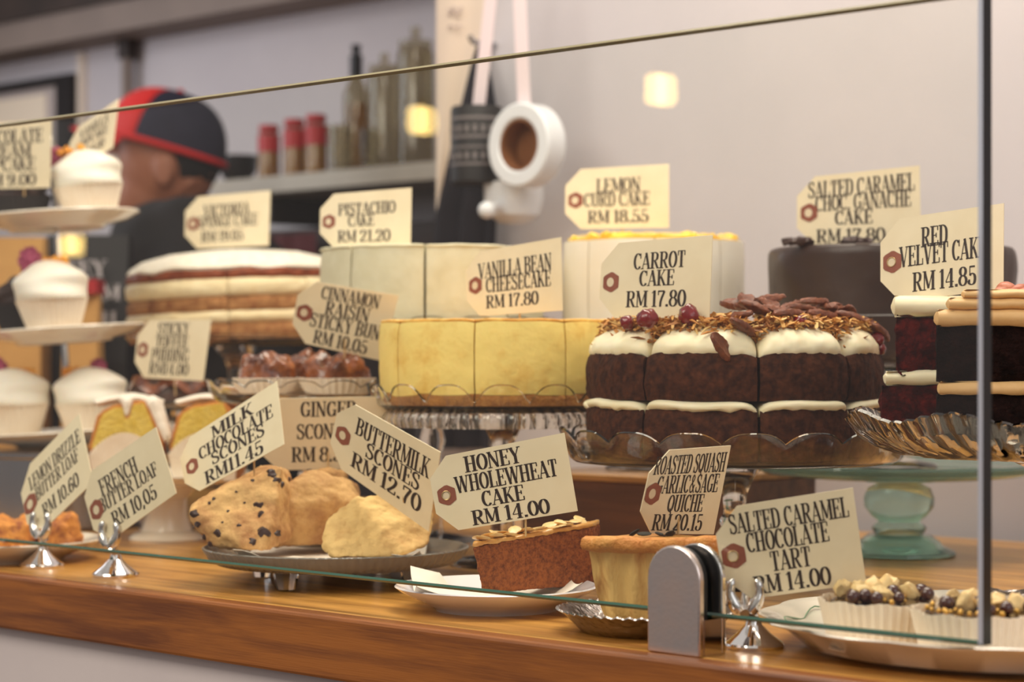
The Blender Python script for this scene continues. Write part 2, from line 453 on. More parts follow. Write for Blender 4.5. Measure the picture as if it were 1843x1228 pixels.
# ------------------------------------------------------------------ the room
ROT = (0, 0, YAW_UV)
def cbox(mb, u0, u1, v0, v1, z0, z1):           # box in counter directions, mesh kept in the rotated local frame (x = -u, y = v)
    return mb.box(-u1, -u0, v0, v1, z0, z1)
def rstruct(name, m, *boxes):
    mb = MB()
    for b in boxes: cbox(mb, *b)
    o = struct(name, mb, m); o.rotation_euler = ROT
    return o
rstruct('floor', 'floor_wood', (-1.5, 6.5, 0.9, 3.2, -1.0, -0.95))
rstruct('wall_right', 'paint_lilac', (-1.5, 2.314, 2.25, 3.0, -0.95, 1.5))
rstruct('wall_back', 'paint_white', (2.314, 6.5, 3.0, 3.12, -0.95, 1.5))
rstruct('trim_1', 'paper_cream', (4.29, 4.31, 2.985, 3.0, 0.3, 0.95))
EDGE_V = 1.168
counter = thing('counter', 'long wooden topped cafe counter with pale painted front, under all the cakes', 'counter', (0, 0, 0), ROT)
mb = MB(); cbox(mb, -0.6, 4.2, EDGE_V + 0.022, 2.2, -0.053, 0); obj('worktop', mb, 'worktop_wood', counter, smooth=0, bevel=0.002)
mb = MB(); cbox(mb, -0.6, 4.2, EDGE_V, EDGE_V + 0.022, -0.053, 0); obj('edge_lipping', mb, 'shaded_lipping_wood', counter, smooth=0, bevel=0.003, label='orange brown front edge of the worktop, shade partly in its colour')
mb = MB(); cbox(mb, -0.6, 4.2, EDGE_V + 0.012, EDGE_V + 0.05, -0.95, -0.053); cbox(mb, -0.6, 4.2, 2.1, 2.15, -0.95, -0.053)
obj('front_panel', mb, 'paint_counter', counter, smooth=0, label='pale painted front panel')

# ------------------------------------------------------------------ the glass screen
PV0, PT = 1.198, 0.013
pu0, pu1, pz0, pz1 = 0.730, 3.40, 0.028, 0.451
screen = thing('glass_screen', 'clear upright glass sneeze screen running along the counter in front of the cakes', 'glass screen', (0, 0, 0), ROT)
mb = MB()
b = 0.0022
mb.add([(-pu0 - b, PV0, pz0), (-pu1, PV0, pz0), (-pu1, PV0, pz1), (-pu0 - b, PV0, pz1)], [(0, 1, 2, 3)])
mb.add([(-pu0, PV0 + PT, pz0), (-pu1, PV0 + PT, pz0), (-pu1, PV0 + PT, pz1), (-pu0, PV0 + PT, pz1)], [(0, 3, 2, 1)])
obj('pane', mb, 'pane_glass', screen, smooth=0)
mb = MB().box(-pu0 - b, -pu0, PV0, PV0 + PT, pz0, pz1); mb = MB()
mb.add([(-pu0, PV0 + b, pz0), (-pu0, PV0 + PT, pz0), (-pu0, PV0 + PT, pz1), (-pu0, PV0 + b, pz1)], [(0, 1, 2, 3)])
obj('end_edge', mb, 'pane_edge', screen, smooth=0, label='dark upright cut edge of the glass')
mb = MB().add([(-pu0 - b, PV0, pz0), (-pu0, PV0 + b, pz0), (-pu0, PV0 + b, pz1), (-pu0 - b, PV0, pz1)], [(0, 1, 2, 3)])
obj('polished_edge', mb, 'pane_edge_glint', screen, smooth=0, label='polished bevel along the upright edge, bright reflection in its colour')
ec = 0.0018
for nm, z, sg, mm, lb in (('bottom_edge', pz0, 1, 'pane_edge_bottom', 'greenish bottom edge of the glass'), ('top_edge', pz1, -1, 'pane_edge_warm_glint', 'pale top edge of the glass, warm reflection in its colour')):
    y0, y1, x0, x1 = PV0 - 0.0001, PV0 + PT + 0.0001, -pu0, -pu1
    mb = MB().add([(x0, y0, z + sg * ec), (x1, y0, z + sg * ec), (x1, y0 + ec, z), (x0, y0 + ec, z), (x1, y1 - ec, z), (x0, y1 - ec, z), (x1, y1, z + sg * ec), (x0, y1, z + sg * ec)],
                  [(0, 1, 2, 3), (3, 2, 4, 5), (5, 4, 6, 7)])
    obj(nm, mb, mm, screen, smooth=0, label=lb)

# the chrome clamp that carries it
cp = PZ(1204, 1180, 0.0)
cu = -0.7222 * cp.x + 0.6917 * cp.y
cl = thing('glass_clamp', 'chrome arched clamp gripping the bottom of the glass screen at the counter edge', 'glass clamp', uv(cu, PV0), ROT)
def arch(w, h, n=14):
    r = w / 2
    return [(-r, 0), (r, 0)] + [(r * math.cos(math.pi * i / n), h - r + r * math.sin(math.pi * i / n)) for i in range(n + 1)]
CW, CH = 0.0485, 0.0785
obj('front_plate', MB().prism(arch(CW, CH), -0.0105, -0.0045), 'chrome_brushed', cl, smooth=30, bevel=0.0012, label='brushed front plate of the clamp')
obj('back_plate', MB().prism(arch(CW, CH), PT + 0.0025, PT + 0.0075), 'chrome', cl, smooth=30, bevel=0.001)
gm = MB()
gm.prism(arch(CW - 0.002, CH - 0.001), -0.0045, -0.0002); gm.prism(arch(CW - 0.002, CH - 0.001), PT + 0.0002, PT + 0.0025)
obj('gasket', gm, 'rubber', cl, smooth=30, label='black rubber gasket against the glass')
obj('clamp_block', MB().box(-CW / 2, CW / 2, -0.0045, PT + 0.0025, 0, 0.026), 'chrome', cl, smooth=0)

# ------------------------------------------------------------------ writing
TH, TN = 0.14, 0.05
def crv(pts, n=5):
    p = [Vector((a, b)) for a, b in pts]; out = []
    q = [p[0] * 2 - p[1]] + p + [p[-1] * 2 - p[-2]]
    for i in range(1, len(q) - 2):
        for k in range(n):
            t = k / n
            a, b, c, d = q[i - 1], q[i], q[i + 1], q[i + 2]
            out.append(0.5 * ((2 * b) + (c - a) * t + (2 * a - 5 * b + 4 * c - d) * t * t + (3 * b - a - 3 * c + d) * t ** 3))
    out.append(p[-1]); return [(x.x, x.y) for x in out]
def ell(cx, cy, rx, ry, a0, a1, n=22):
    return [(cx + rx * math.cos(R(a0 + (a1 - a0) * i / n)), cy + ry * math.sin(R(a0 + (a1 - a0) * i / n))) for i in range(n + 1)]
def sf(x, y, w=0.24): return ([(x - w / 2, y), (x + w / 2, y)], TN * 1.1)
def stem(x, y0=0.0, y1=1.0, s0=True, s1=True, w=TH):
    r = [([(x, y0), (x, y1)], w)]
    if s0: r.append(sf(x, y0 + TN / 2, 0.27 if w > 0.1 else 0.2))
    if s1: r.append(sf(x, y1 - TN / 2, 0.27 if w > 0.1 else 0.2))
    return r
def tick(x, y0, y1): return ([(x, y0), (x, y1)], TN * 1.2)
G = {}
G['A'] = (0.56, [([(0.06, 0), (0.28, 1)], TN), ([(0.27, 1), (0.47, 0)], TH), ([(0.13, 0.3), (0.41, 0.3)], TN), sf(0.06, 0.03, 0.18), sf(0.48, 0.03, 0.24)])
G['B'] = (0.54, stem(0.13) + [(crv([(0.13, 0.97), (0.3, 0.97), (0.41, 0.88), (0.43, 0.76), (0.4, 0.62), (0.29, 0.53), (0.13, 0.53)]), 0), (crv([(0.25, 0.53), (0.4, 0.46), (0.46, 0.28), (0.41, 0.09), (0.28, 0.03), (0.13, 0.03)]), 0)])
G['C'] = (0.52, [(ell(0.28, 0.5, 0.2, 0.47, 48, 318), 0), tick(0.45, 0.66, 0.98)])
G['D'] = (0.56, stem(0.13) + [(crv([(0.13, 0.97), (0.3, 0.96), (0.43, 0.8), (0.46, 0.5), (0.43, 0.2), (0.3, 0.04), (0.13, 0.03)]), 0)])
G['E'] = (0.50, stem(0.13) + [([(0.13, 0.97), (0.44, 0.97)], TN), ([(0.13, 0.52), (0.34, 0.52)], TN), ([(0.13, 0.03), (0.45, 0.03)], TN), tick(0.43, 0.76, 0.98), tick(0.44, 0.02, 0.26), tick(0.34, 0.4, 0.64)])
G['F'] = (0.48, stem(0.13) + [([(0.13, 0.97), (0.44, 0.97)], TN), ([(0.13, 0.5), (0.34, 0.5)], TN), tick(0.43, 0.74, 0.98), tick(0.34, 0.38, 0.62)])
G['G'] = (0.56, [(ell(0.28, 0.5, 0.2, 0.47, 48, 325), 0), tick(0.45, 0.68, 0.98), ([(0.45, 0.06), (0.45, 0.42)], TH * 0.8), sf(0.44, 0.43, 0.22)])
G['H'] = (0.60, stem(0.13) + stem(0.46) + [([(0.13, 0.51), (0.46, 0.51)], TN)])
G['I'] = (0.28, stem(0.14))
G['K'] = (0.58, stem(0.13) + [([(0.17, 0.4), (0.44, 0.97)], TN), ([(0.26, 0.55), (0.47, 0.03)], TH * 0.9), sf(0.44, 0.97, 0.18), sf(0.48, 0.03, 0.2)])
G['L'] = (0.48, stem(0.13) + [([(0.13, 0.03), (0.44, 0.03)], TN), tick(0.43, 0.02, 0.32)])
G['M'] = (0.68, stem(0.1, w=TN * 1.2) + stem(0.57) + [([(0.12, 0.98), (0.33, 0.1)], TH * 0.85), ([(0.33, 0.1), (0.55, 0.98)], TN)])
G['N'] = (0.58, stem(0.1, w=TN * 1.2) + stem(0.47, s0=False, w=TN * 1.2) + [([(0.1, 0.98), (0.46, 0.02)], TH * 0.95)])
G['O'] = (0.54, [(ell(0.27, 0.5, 0.2, 0.47, 0, 360, 30), 0)])
G['P'] = (0.52, stem(0.13) + [(crv([(0.13, 0.97), (0.32, 0.97), (0.43, 0.86), (0.44, 0.72), (0.41, 0.55), (0.3, 0.46), (0.13, 0.46)]), 0)])
G['Q'] = (0.54, [(ell(0.27, 0.5, 0.2, 0.47, 0, 360, 30), 0), ([(0.26, 0.2), (0.4, -0.12)], TH * 0.6)])
G['R'] = (0.57, stem(0.13) + [(crv([(0.13, 0.97), (0.32, 0.97), (0.42, 0.86), (0.43, 0.74), (0.4, 0.58), (0.3, 0.5), (0.13, 0.5)]), 0), ([(0.27, 0.5), (0.46, 0.03)], TH * 0.9), sf(0.48, 0.03, 0.16)])
G['S'] = (0.48, [(crv([(0.38, 0.8), (0.32, 0.94), (0.22, 0.97), (0.11, 0.9), (0.08, 0.76), (0.14, 0.62), (0.26, 0.52), (0.37, 0.4), (0.4, 0.24), (0.34, 0.08), (0.23, 0.03), (0.12, 0.09), (0.07, 0.24)]), -1), tick(0.385, 0.7, 0.98), tick(0.07, 0.02, 0.32)])
G['T'] = (0.52, stem(0.26, s1=False) + [([(0.05, 0.97), (0.47, 0.97)], TN), tick(0.06, 0.7, 0.98), tick(0.46, 0.7, 0.98)])
G['U'] = (0.58, [(crv([(0.13, 1), (0.13, 0.6), (0.13, 0.25), (0.2, 0.07), (0.3, 0.03), (0.4, 0.08), (0.45, 0.25), (0.45, 0.6), (0.45, 1)]), 0), sf(0.13, 0.97, 0.25), sf(0.45, 0.97, 0.18)])
G['V'] = (0.56, [([(0.09, 1), (0.29, 0)], TH), ([(0.29, 0), (0.48, 1)], TN), sf(0.09, 0.97, 0.24), sf(0.48, 0.97, 0.18)])
G['W'] = (0.80, [([(0.08, 1), (0.24, 0)], TH), ([(0.24, 0), (0.4, 0.98)], TN), ([(0.4, 1), (0.56, 0)], TH), ([(0.56, 0), (0.72, 1)], TN), sf(0.08, 0.97, 0.22), sf(0.4, 0.97, 0.18), sf(0.72, 0.97, 0.16)])
G['Y'] = (0.56, stem(0.28, 0, 0.46, s1=False) + [([(0.09, 1), (0.28, 0.44)], TH), ([(0.28, 0.44), (0.47, 1)], TN), sf(0.09, 0.97, 0.24), sf(0.47, 0.97, 0.18)])
G['Z'] = (0.50, [([(0.07, 0.97), (0.42, 0.97)], TN), ([(0.41, 0.97), (0.09, 0.03)], TH * 0.9), ([(0.08, 0.03), (0.44, 0.03)], TN), tick(0.07, 0.72, 0.98), tick(0.43, 0.02, 0.28)])
G['&'] = (0.58, [(crv([(0.46, 0.0), (0.22, 0.6), (0.18, 0.82), (0.26, 0.97), (0.35, 0.85), (0.3, 0.65), (0.12, 0.4), (0.09, 0.2), (0.18, 0.04), (0.32, 0.1), (0.44, 0.45)]), 0.08)])
G['.'] = (0.22, [([(0.04, 0.08), (0.18, 0.08)], 0.15)])
G[','] = (0.22, [([(0.13, 0.12), (0.07, -0.14)], 0.12)])
G[' '] = (0.22, [])
G['0'] = (0.50, [(ell(0.25, 0.5, 0.18, 0.47, 0, 360, 30), 0)])
G['1'] = (0.36, stem(0.2, s1=False) + [([(0.06, 0.84), (0.2, 0.98)], TN)])
G['2'] = (0.50, [(crv([(0.09, 0.72), (0.11, 0.88), (0.24, 0.97), (0.38, 0.88), (0.39, 0.7), (0.3, 0.45), (0.12, 0.15), (0.07, 0.05)]), 0), ([(0.07, 0.05), (0.42, 0.05)], 0.09), tick(0.42, 0.03, 0.26), ([(0.06, 0.72), (0.16, 0.72)], 0.12)])
G['4'] = (0.52, stem(0.34, s1=False) + [([(0.33, 0.98), (0.05, 0.32)], TN), ([(0.04, 0.3), (0.48, 0.3)], TN)])
G['5'] = (0.50, [([(0.13, 0.5), (0.13, 0.98)], TN), ([(0.13, 0.95), (0.4, 0.95)], 0.09), (crv([(0.13, 0.5), (0.24, 0.6), (0.37, 0.52), (0.41, 0.32), (0.36, 0.1), (0.23, 0.03), (0.1, 0.1), (0.08, 0.24)]), 0), ([(0.05, 0.24), (0.15, 0.24)], 0.12)])
G['6'] = (0.50, [(crv([(0.4, 0.86), (0.3, 0.97), (0.18, 0.88), (0.1, 0.6), (0.09, 0.3), (0.15, 0.08), (0.26, 0.03), (0.38, 0.1), (0.41, 0.3), (0.36, 0.5), (0.26, 0.56), (0.12, 0.45)]), 0), ([(0.34, 0.82), (0.43, 0.82)], 0.12)])
G['7'] = (0.48, [([(0.07, 0.94), (0.43, 0.94)], 0.09), (crv([(0.42, 0.93), (0.3, 0.6), (0.22, 0.3), (0.21, 0)]), 0.12), tick(0.08, 0.7, 0.98)])
G['8'] = (0.50, [(ell(0.25, 0.75, 0.15, 0.22, 0, 360, 24), 0), (ell(0.25, 0.28, 0.18, 0.25, 0, 360, 24), 0)])
G['9'] = (0.50, [(crv([(0.1, 0.14), (0.2, 0.03), (0.32, 0.12), (0.4, 0.4), (0.41, 0.7), (0.35, 0.92), (0.24, 0.97), (0.12, 0.9), (0.09, 0.7), (0.14, 0.5), (0.24, 0.44), (0.38, 0.55)]), 0), ([(0.07, 0.18), (0.16, 0.18)], 0.12)])
def write_line(txt):
    """Polygons of one line of stamped letters, in a box 1 high; returns (polys, length)."""
    polys, x = [], 0.0
    for c in txt:
        w, strokes = G[c]
        for pts, wd in strokes:
            n = len(pts); L, Rr = [], []
            for i, (a, b) in enumerate(pts):
                p0, p1 = pts[max(i - 1, 0)], pts[min(i + 1, n - 1)]
                if wd == 0 and pts[0] == pts[-1] and i in (0, n - 1): p0, p1 = pts[n - 2], pts[1]
                dx, dy = p1[0] - p0[0], p1[1] - p0[1]
                l = math.hypot(dx, dy) or 1
                if wd > 0: t = wd
                elif wd == 0: t = TN + (TH - TN) * abs(dy / l) ** 1.6
                else: t = TN + (TH - TN) * max(0, (-dx * dy) / l / l * 2 if False else (1 - abs(abs(i / (n - 1) - 0.5) * 2)) ** 0.8)
                nx, ny = -dy / l * t / 2, dx / l * t / 2
                L.append((x + a + nx, b + ny)); Rr.append((x + a - nx, b - ny))
            for i in range(n - 1):
                polys.append([L[i], L[i + 1], Rr[i + 1], Rr[i]])
        x += w - 0.01
    return polys, x

# ------------------------------------------------------------------ price tags
def fit_plane(c, Y):
    dirs = [Vector(((x - W / 2) / FPX, 1, -(y - HOR) / FPX)) for x, y in c]
    o = Vector((0, 0, CAMZ)); cen = o + (dirs[0] + dirs[1] + dirs[2] + dirs[3]) / 4 * Y
    best = None
    for ai in range(-44, 45, 2):
        for bi in range(-20, 21, 2):
            a, b = R(ai), R(bi)
            n = Vector((math.sin(a) * math.cos(b), -math.cos(a) * math.cos(b), math.sin(b)))
            q = [o + d * ((cen - o).dot(n) / d.dot(n)) for d in dirs]
            e = [q[1] - q[0], q[2] - q[1], q[3] - q[2], q[0] - q[3]]
            cost = sum(abs(e[i].normalized().dot(e[(i + 1) % 4].normalized())) for i in range(4)) + 0.7 * abs(math.log(e[0].length / e[2].length)) + 0.7 * abs(math.log(e[1].length / e[3].length))
            asp = (e[0].length + e[2].length) / (e[1].length + e[3].length)
            cost += 0.25 * abs(math.log(asp / 1.7)) + 0.15 * (a * a + b * b)
            if best is None or cost < best[0]: best = (cost, q, n)
    return best[1], best[2]
TAGS = {}
def price_tag(key, label, corners, Y, lines, cut=0.14, stick=0.05, stick_s=0.55, eye=True, rim=False, group=None):
    q, n = fit_plane(corners, Y)
    TL, TR, BR, BL = q
    root = (BL + BR) / 2
    def pt(s, t, d=0.0):
        return (TL * (1 - s) + TR * s) * (1 - t) + (BL * (1 - s) + BR * s) * t + n * d - root
    th = thing('price_tag', label, 'price tag', root, group=group)
    hl = (TL - BL).length / ((TR - TL).length)
    cs = cut * hl * 1.9
    outline = [(cs, 0), (1, 0), (1, 1), (cs, 1), (0, 1 - cut * 1.9), (0, cut * 1.9)]
    k = len(outline)
    mb = MB()
    mb.add([pt(s, t, 0.0004) for s, t in outline] + [pt(s, t, -0.0004) for s, t in outline],
           [tuple(reversed(range(k))), tuple(range(k, 2 * k))] + [(i, (i + 1) % k, (i + 1) % k + k, i + k) for i in range(k)])
    obj('card', mb, 'card', th, smooth=0)
    if eye:
        ec = (0.095, 0.52); ry = 0.135; rx = ry * hl
        hexa = [(1.0, 0.0), (0.55, -0.95), (-0.55, -1.0), (-0.95, -0.45), (-0.95, 0.45), (-0.55, 1.0), (0.55, 0.95)]
        hexa = [(1, -0.55), (0.15, -1.05), (-0.85, -0.6), (-0.85, 0.6), (0.15, 1.05), (1, 0.55)]
        m = 24; ring = []; outer = []
        for i in range(m):
            a = 2 * math.pi * i / m; d = (math.cos(a), math.sin(a)); best = 9
            for j in range(6):
                (x1, y1), (x2, y2) = hexa[j], hexa[(j + 1) % 6]
                den = d[0] * (y2 - y1) - d[1] * (x2 - x1)
                if abs(den) < 1e-9: continue
                t = (x1 * (y2 - y1) - y1 * (x2 - x1)) / den
                uu = (x1 * d[1] - y1 * d[0]) / den
                if t > 0 and -1e-6 <= uu <= 1 + 1e-6: best = min(best, t)
            outer.append((ec[0] + d[0] * best * rx, ec[1] + d[1] * best * ry)); ring.append((ec[0] + d[0] * 0.42 * rx, ec[1] + d[1] * 0.46 * ry))
        mb = MB().add([pt(s, t, 0.0007) for s, t in outer] + [pt(s, t, 0.0007) for s, t in ring], [(i, (i + 1) % m, (i + 1) % m + m, i + m) for i in range(m)])
        e = obj('eyelet_patch', mb, 'patch_brown', th, smooth=0, label='brown paper patch round the string hole')
        mb = MB().add([pt(s, t, 0.0006) for s, t in ring], [tuple(range(m))])
        obj('eyelet_hole', mb, 'eyelet_pale', e, smooth=0)
        if rim:
            cpt = pt(*ec, 0.0009); ex = (pt(ec[0] + 0.42 * rx, ec[1], 0.0009) - cpt); ey = (pt(ec[0], ec[1] + 0.42 * ry, 0.0009) - cpt)
            loop = [cpt + ex * math.cos(2 * math.pi * i / 24) + ey * math.sin(2 * math.pi * i / 24) for i in range(25)]
            obj('eyelet_ring', MB().tube(loop, 0.0005, 6), 'eyelet_brass', e)
    mb = MB()
    for txt, s0, s1, t0, t1 in lines:
        t0, t1 = t0 + 0.08 * (t1 - t0), t1 - 0.04 * (t1 - t0)
        polys, ln = write_line(txt)
        for p in polys:
            mb.add([pt(s0 + (s1 - s0) * x / ln, t1 + (t0 - t1) * y, 0.00065) for x, y in p], [tuple(range(len(p)))])
    me = mesh_of('lettering', mb, 0, doubles=0)
    obj('lettering', me, 'ink', th)
    if stick:
        a = pt(stick_s, 0.7, -0.0016); b2 = Vector((a.x, a.y, -stick)) - n * 0.0016
        obj('pick', MB().tube([a, b2], 0.0009, 8), 'pick_wood', th)
    TAGS[key] = (pt, root, n)
    return th
price_tag('lemon_drizzle', 'cream price tag LEMON DRIZZLE BUTTER LOAF RM 10.60 in a chrome holder', [(32, 858), (143, 745), (168, 868), (56, 976)], 2.16,
          [('LEMON DRIZZLE', 0.14, 0.95, 0.15, 0.37), ('BUTTER LOAF', 0.2, 0.88, 0.37, 0.58), ('RM 10.60', 0.25, 0.82, 0.66, 0.89)], stick=0)
price_tag('french', 'cream price tag FRENCH BUTTER LOAF RM 10.05 in a chrome holder', [(143, 862), (281, 769), (318, 888), (178, 988)], 2.063,
          [('FRENCH', 0.2, 0.68, 0.16, 0.42), ('BUTTER LOAF', 0.14, 0.88, 0.4, 0.62), ('RM 10,05', 0.24, 0.8, 0.66, 0.9)], stick=0)
price_tag('milk', 'cream price tag MILK CHOCOLATE SCONES RM 11.45 tilted above the scones', [(320, 801), (499, 686), (512, 800), (338, 896)], 2.02,
          [('MILK', 0.33, 0.75, 0.05, 0.28), ('CHOCOLATE', 0.18, 0.93, 0.27, 0.51), ('SCONES', 0.29, 0.83, 0.48, 0.71), ('RM11.45', 0.2, 0.8, 0.72, 0.97)], stick=0.02, stick_s=0.7)
price_tag('ginger', 'cream price tag GINGER SCONES RM 8 half hidden between two other scone tags', [(462, 718), (699, 714), (690, 843), (466, 847)], 2.16,
          [('GINGER', 0.33, 0.76, 0.03, 0.27), ('SCONES', 0.30, 0.72, 0.34, 0.58), ('RM 8.50', 0.26, 0.74, 0.66, 0.9)], stick=0.04)
price_tag('buttermilk', 'cream price tag BUTTERMILK SCONES RM 12.70 tilted down to the right', [(614, 714), (793, 814), (772, 957), (588, 826)], 1.95,
          [('BUTTERMILK', 0.2, 0.93, 0.12, 0.4), ('SCONES', 0.33, 0.86, 0.38, 0.62), ('RM 12.70', 0.22, 0.9, 0.62, 0.87)], stick=0.006, stick_s=0.7)
price_tag('honey', 'cream price tag HONEY WHOLEWHEAT CAKE RM 14.00 above the honey cake slice', [(768, 827), (1016, 779), (1040, 920), (791, 960)], 1.79,
          [('HONEY', 0.26, 0.67, 0.04, 0.28), ('WHOLEWHEAT', 0.17, 0.91, 0.28, 0.53), ('CAKE', 0.34, 0.65, 0.53, 0.76), ('RM 14.00', 0.25, 0.81, 0.76, 0.98)], stick=0.012, stick_s=0.65, rim=True)
price_tag('quiche', 'cream price tag ROASTED SQUASH GARLIC & SAGE QUICHE RM 20.15 above the quiche', [(1177, 812), (1315, 802), (1284, 962), (1143, 960)], 1.70,
          [('ROASTED SQUASH', 0.05, 0.97, 0.05, 0.3), ('GARLIC&SAGE', 0.13, 0.93, 0.29, 0.53), ('QUICHE', 0.32, 0.78, 0.52, 0.75), ('RM 20.15', 0.18, 0.82, 0.75, 0.97)], stick=0.02, stick_s=0.5)
price_tag('tart', 'cream price tag SALTED CARAMEL CHOCOLATE TART RM 14.00 in a chrome holder', [(1281, 918), (1535, 878), (1559, 1050), (1308, 1084)], 1.555,
          [('SALTED CARAMEL', 0.1, 0.95, 0.06, 0.3), ('CHOCOLATE', 0.2, 0.79, 0.28, 0.52), ('TART', 0.35, 0.64, 0.51, 0.75), ('RM 14.00', 0.21, 0.76, 0.75, 0.97)], stick=0, rim=True)
price_tag('cinnamon', 'cream price tag CINNAMON RAISIN STICKY BUN RM 10.05 above the sticky buns', [(541, 502), (718, 532), (687, 650), (521, 612)], 2.29,
          [('CINNAMON', 0.23, 0.83, 0.03, 0.26), ('RAISIN', 0.3, 0.76, 0.25, 0.49), ('STICKY BUN', 0.17, 0.91, 0.47, 0.72), ('RM 10.05', 0.24, 0.82, 0.73, 0.97)], stick=0.012)
price_tag('toffee', 'cream price tag STICKY TOFFEE PUDDING RM 14.00 above the dark pudding', [(251, 576), (380, 576), (366, 686), (240, 679)], 2.6,
          [('STICKY', 0.28, 0.72, 0.03, 0.26), ('TOFFEE', 0.27, 0.73, 0.25, 0.48), ('PUDDING', 0.23, 0.76, 0.47, 0.72), ('RM14.00', 0.22, 0.78, 0.71, 0.94)], stick=0.02)
price_tag('vanilla', 'cream price tag VANILLA BEAN CHEESECAKE RM 17.80 on the yellow cheesecake', [(839, 457), (1010, 427), (1013, 559), (840, 571)], 2.14,
          [('VANILLA BEAN', 0.13, 0.9, 0.17, 0.44), ('CHEESECAKE', 0.21, 0.89, 0.41, 0.66), ('RM 17.80', 0.21, 0.76, 0.68, 0.9)], stick=0.03)
price_tag('carrot', 'cream price tag CARROT CAKE RM 17.80 standing in the carrot cake topping', [(1085, 440), (1283, 423), (1277, 572), (1077, 573)], 1.935,
          [('CARROT', 0.3, 0.77, 0.14, 0.38), ('CAKE', 0.36, 0.68, 0.37, 0.6), ('RM 17.80', 0.25, 0.79, 0.63, 0.87)], stick=0.03)
price_tag('lemon', 'cream price tag LEMON CURD CAKE RM 18.55 on top of the lemon cake', [(1018, 306), (1204, 295), (1204, 410), (1017, 413)], 2.46,
          [('LEMON', 0.3, 0.73, 0.16, 0.42), ('CURD CAKE', 0.18, 0.82, 0.39, 0.65), ('RM 18.55', 0.22, 0.81, 0.68, 0.92)], stick=0.03)
price_tag('ganache', 'cream price tag SALTED CARAMEL CHOC. GANACHE CAKE RM 17.80 on the dark chocolate cake', [(1435, 321), (1655, 298), (1658, 440), (1434, 443)], 2.3,
          [('SALTED CARAMEL', 0.09, 0.96, 0.06, 0.32), ('CHOC. GANACHE', 0.15, 0.93, 0.27, 0.52), ('CAKE', 0.31, 0.62, 0.5, 0.72), ('RM 17.80', 0.16, 0.72, 0.75, 0.97)], stick=0.03)
price_tag('velvet', 'cream price tag RED VELVET CAKE RM 14.85 crossing the upright glass edge', [(1585, 398), (1807, 366), (1806, 521), (1585, 546)], 1.847,
          [('RED', 0.34, 0.56, 0.13, 0.4), ('VELVET CAKE', 0.16, 0.87, 0.33, 0.61), ('RM 14.85', 0.27, 0.79, 0.66, 0.92)], stick=0.03, rim=True)
price_tag('victoria', 'cream price tag VICTORIA SPONGE CAKE RM 19.05 on the layered sponge cake', [(334, 356), (487, 343), (484, 442), (332, 449)], 2.92,
          [('VICTORIA', 0.22, 0.76, 0.16, 0.41), ('SPONGE CAKE', 0.15, 0.86, 0.37, 0.62), ('RM 19.05', 0.2, 0.7, 0.66, 0.89)], stick=0.03)
price_tag('pistachio', 'cream price tag PISTACHIO CAKE RM 21.20 on the pale green cake', [(577, 351), (741, 338), (739, 442), (575, 445)], 2.42,
          [('PISTACHIO', 0.2, 0.83, 0.18, 0.43), ('CAKE', 0.31, 0.6, 0.4, 0.64), ('RM 21.20', 0.2, 0.78, 0.68, 0.93)], stick=0.03)
price_tag('choc_cupcake', 'cream price tag CHOCOLATE CUPCAKE RM 9.00 at the top left corner of the display', [(-84, 226), (93, 214), (90, 338), (-84, 342)], 2.71,
          [('CHOCOLATE', 0.2, 0.92, 0.1, 0.34), ('CREAM', 0.3, 0.8, 0.32, 0.54), ('CUPCAKE', 0.25, 0.85, 0.52, 0.75), ('RM 9.00', 0.3, 0.86, 0.76, 0.97)], stick=0.01, stick_s=0.72)
price_tag('top_cupcake', 'slanted cream price tag with blurred stamped lines above the topmost white cupcake', [(127, 239), (214, 178), (203, 266), (122, 312)], 2.75,
          [('VANILLA', 0.22, 0.82, 0.12, 0.36), ('CUPCAKE', 0.2, 0.84, 0.38, 0.6), ('RM 9.00', 0.24, 0.8, 0.64, 0.88)], stick=0.01, eye=False)

# chrome holders for three of the tags
def card_holder(label, px, py, key, s):
    pt, root, n = TAGS[key]
    base = PZ(px, py, 0.0)
    top = root + pt(s, 0.90)
    th = thing('card_holder', label, 'card holder', base, group='chrome card holders')
    prof = [(0, 0), (0.0225, 0), (0.0228, 0.0025), (0.022, 0.004), (0.013, 0.0105), (0.0065, 0.017), (0.0048, 0.022), (0.003, 0.0235), (0, 0.0235)]
    obj('foot', MB().lathe(prof, 40), 'chrome', th, smooth=25)
    h = top - base
    tip = h - n * 0.0
    obj('stem', MB().tube([(0, 0, 0.022), (h.x * 0.5, h.y * 0.5, 0.5 * (h.z + 0.008)), (h.x, h.y, h.z - 0.016)], [0.0042, 0.0036, 0.0042], 12), 'chrome', th)
    xax = (pt(0.6, 0.9) - pt(0.4, 0.9)); xax.z = 0; xax.normalize()
    for sgn, off in ((-1, 0.0022), (1, 0.0022)):
        pts = []
        for i in range(11):
            t = i / 10
            w = 0.0015 + 0.0092 * math.sin(math.pi * (0.08 + 0.66 * t))
            pts.append(Vector((h.x, h.y, h.z - 0.015 + 0.024 * t)) + xax * sgn * w + n * (0.0034 if sgn else 0))
        rs = [0.0044, 0.005, 0.0052, 0.005, 0.0046, 0.004, 0.0036, 0.0035, 0.0036, 0.0034, 0.0014]
        obj('clip_prong', MB().tube(pts, rs, 10), 'chrome', th)
    obj('clip_back', MB().tube([Vector((h.x, h.y, h.z - 0.018)) - n * 0.0034, Vector((h.x, h.y, h.z + 0.006)) - n * 0.0034], 0.0026, 10), 'chrome', th)
card_holder('chrome card holder gripping the lemon drizzle tag, nearest the left edge', 76, 1021, 'lemon_drizzle', 0.22)
card_holder('chrome card holder gripping the french butter loaf tag', 208, 1038, 'french', 0.2)
card_holder('chrome card holder gripping the salted caramel chocolate tart tag beside the glass clamp', 1356, 1166, 'tart', 0.14)

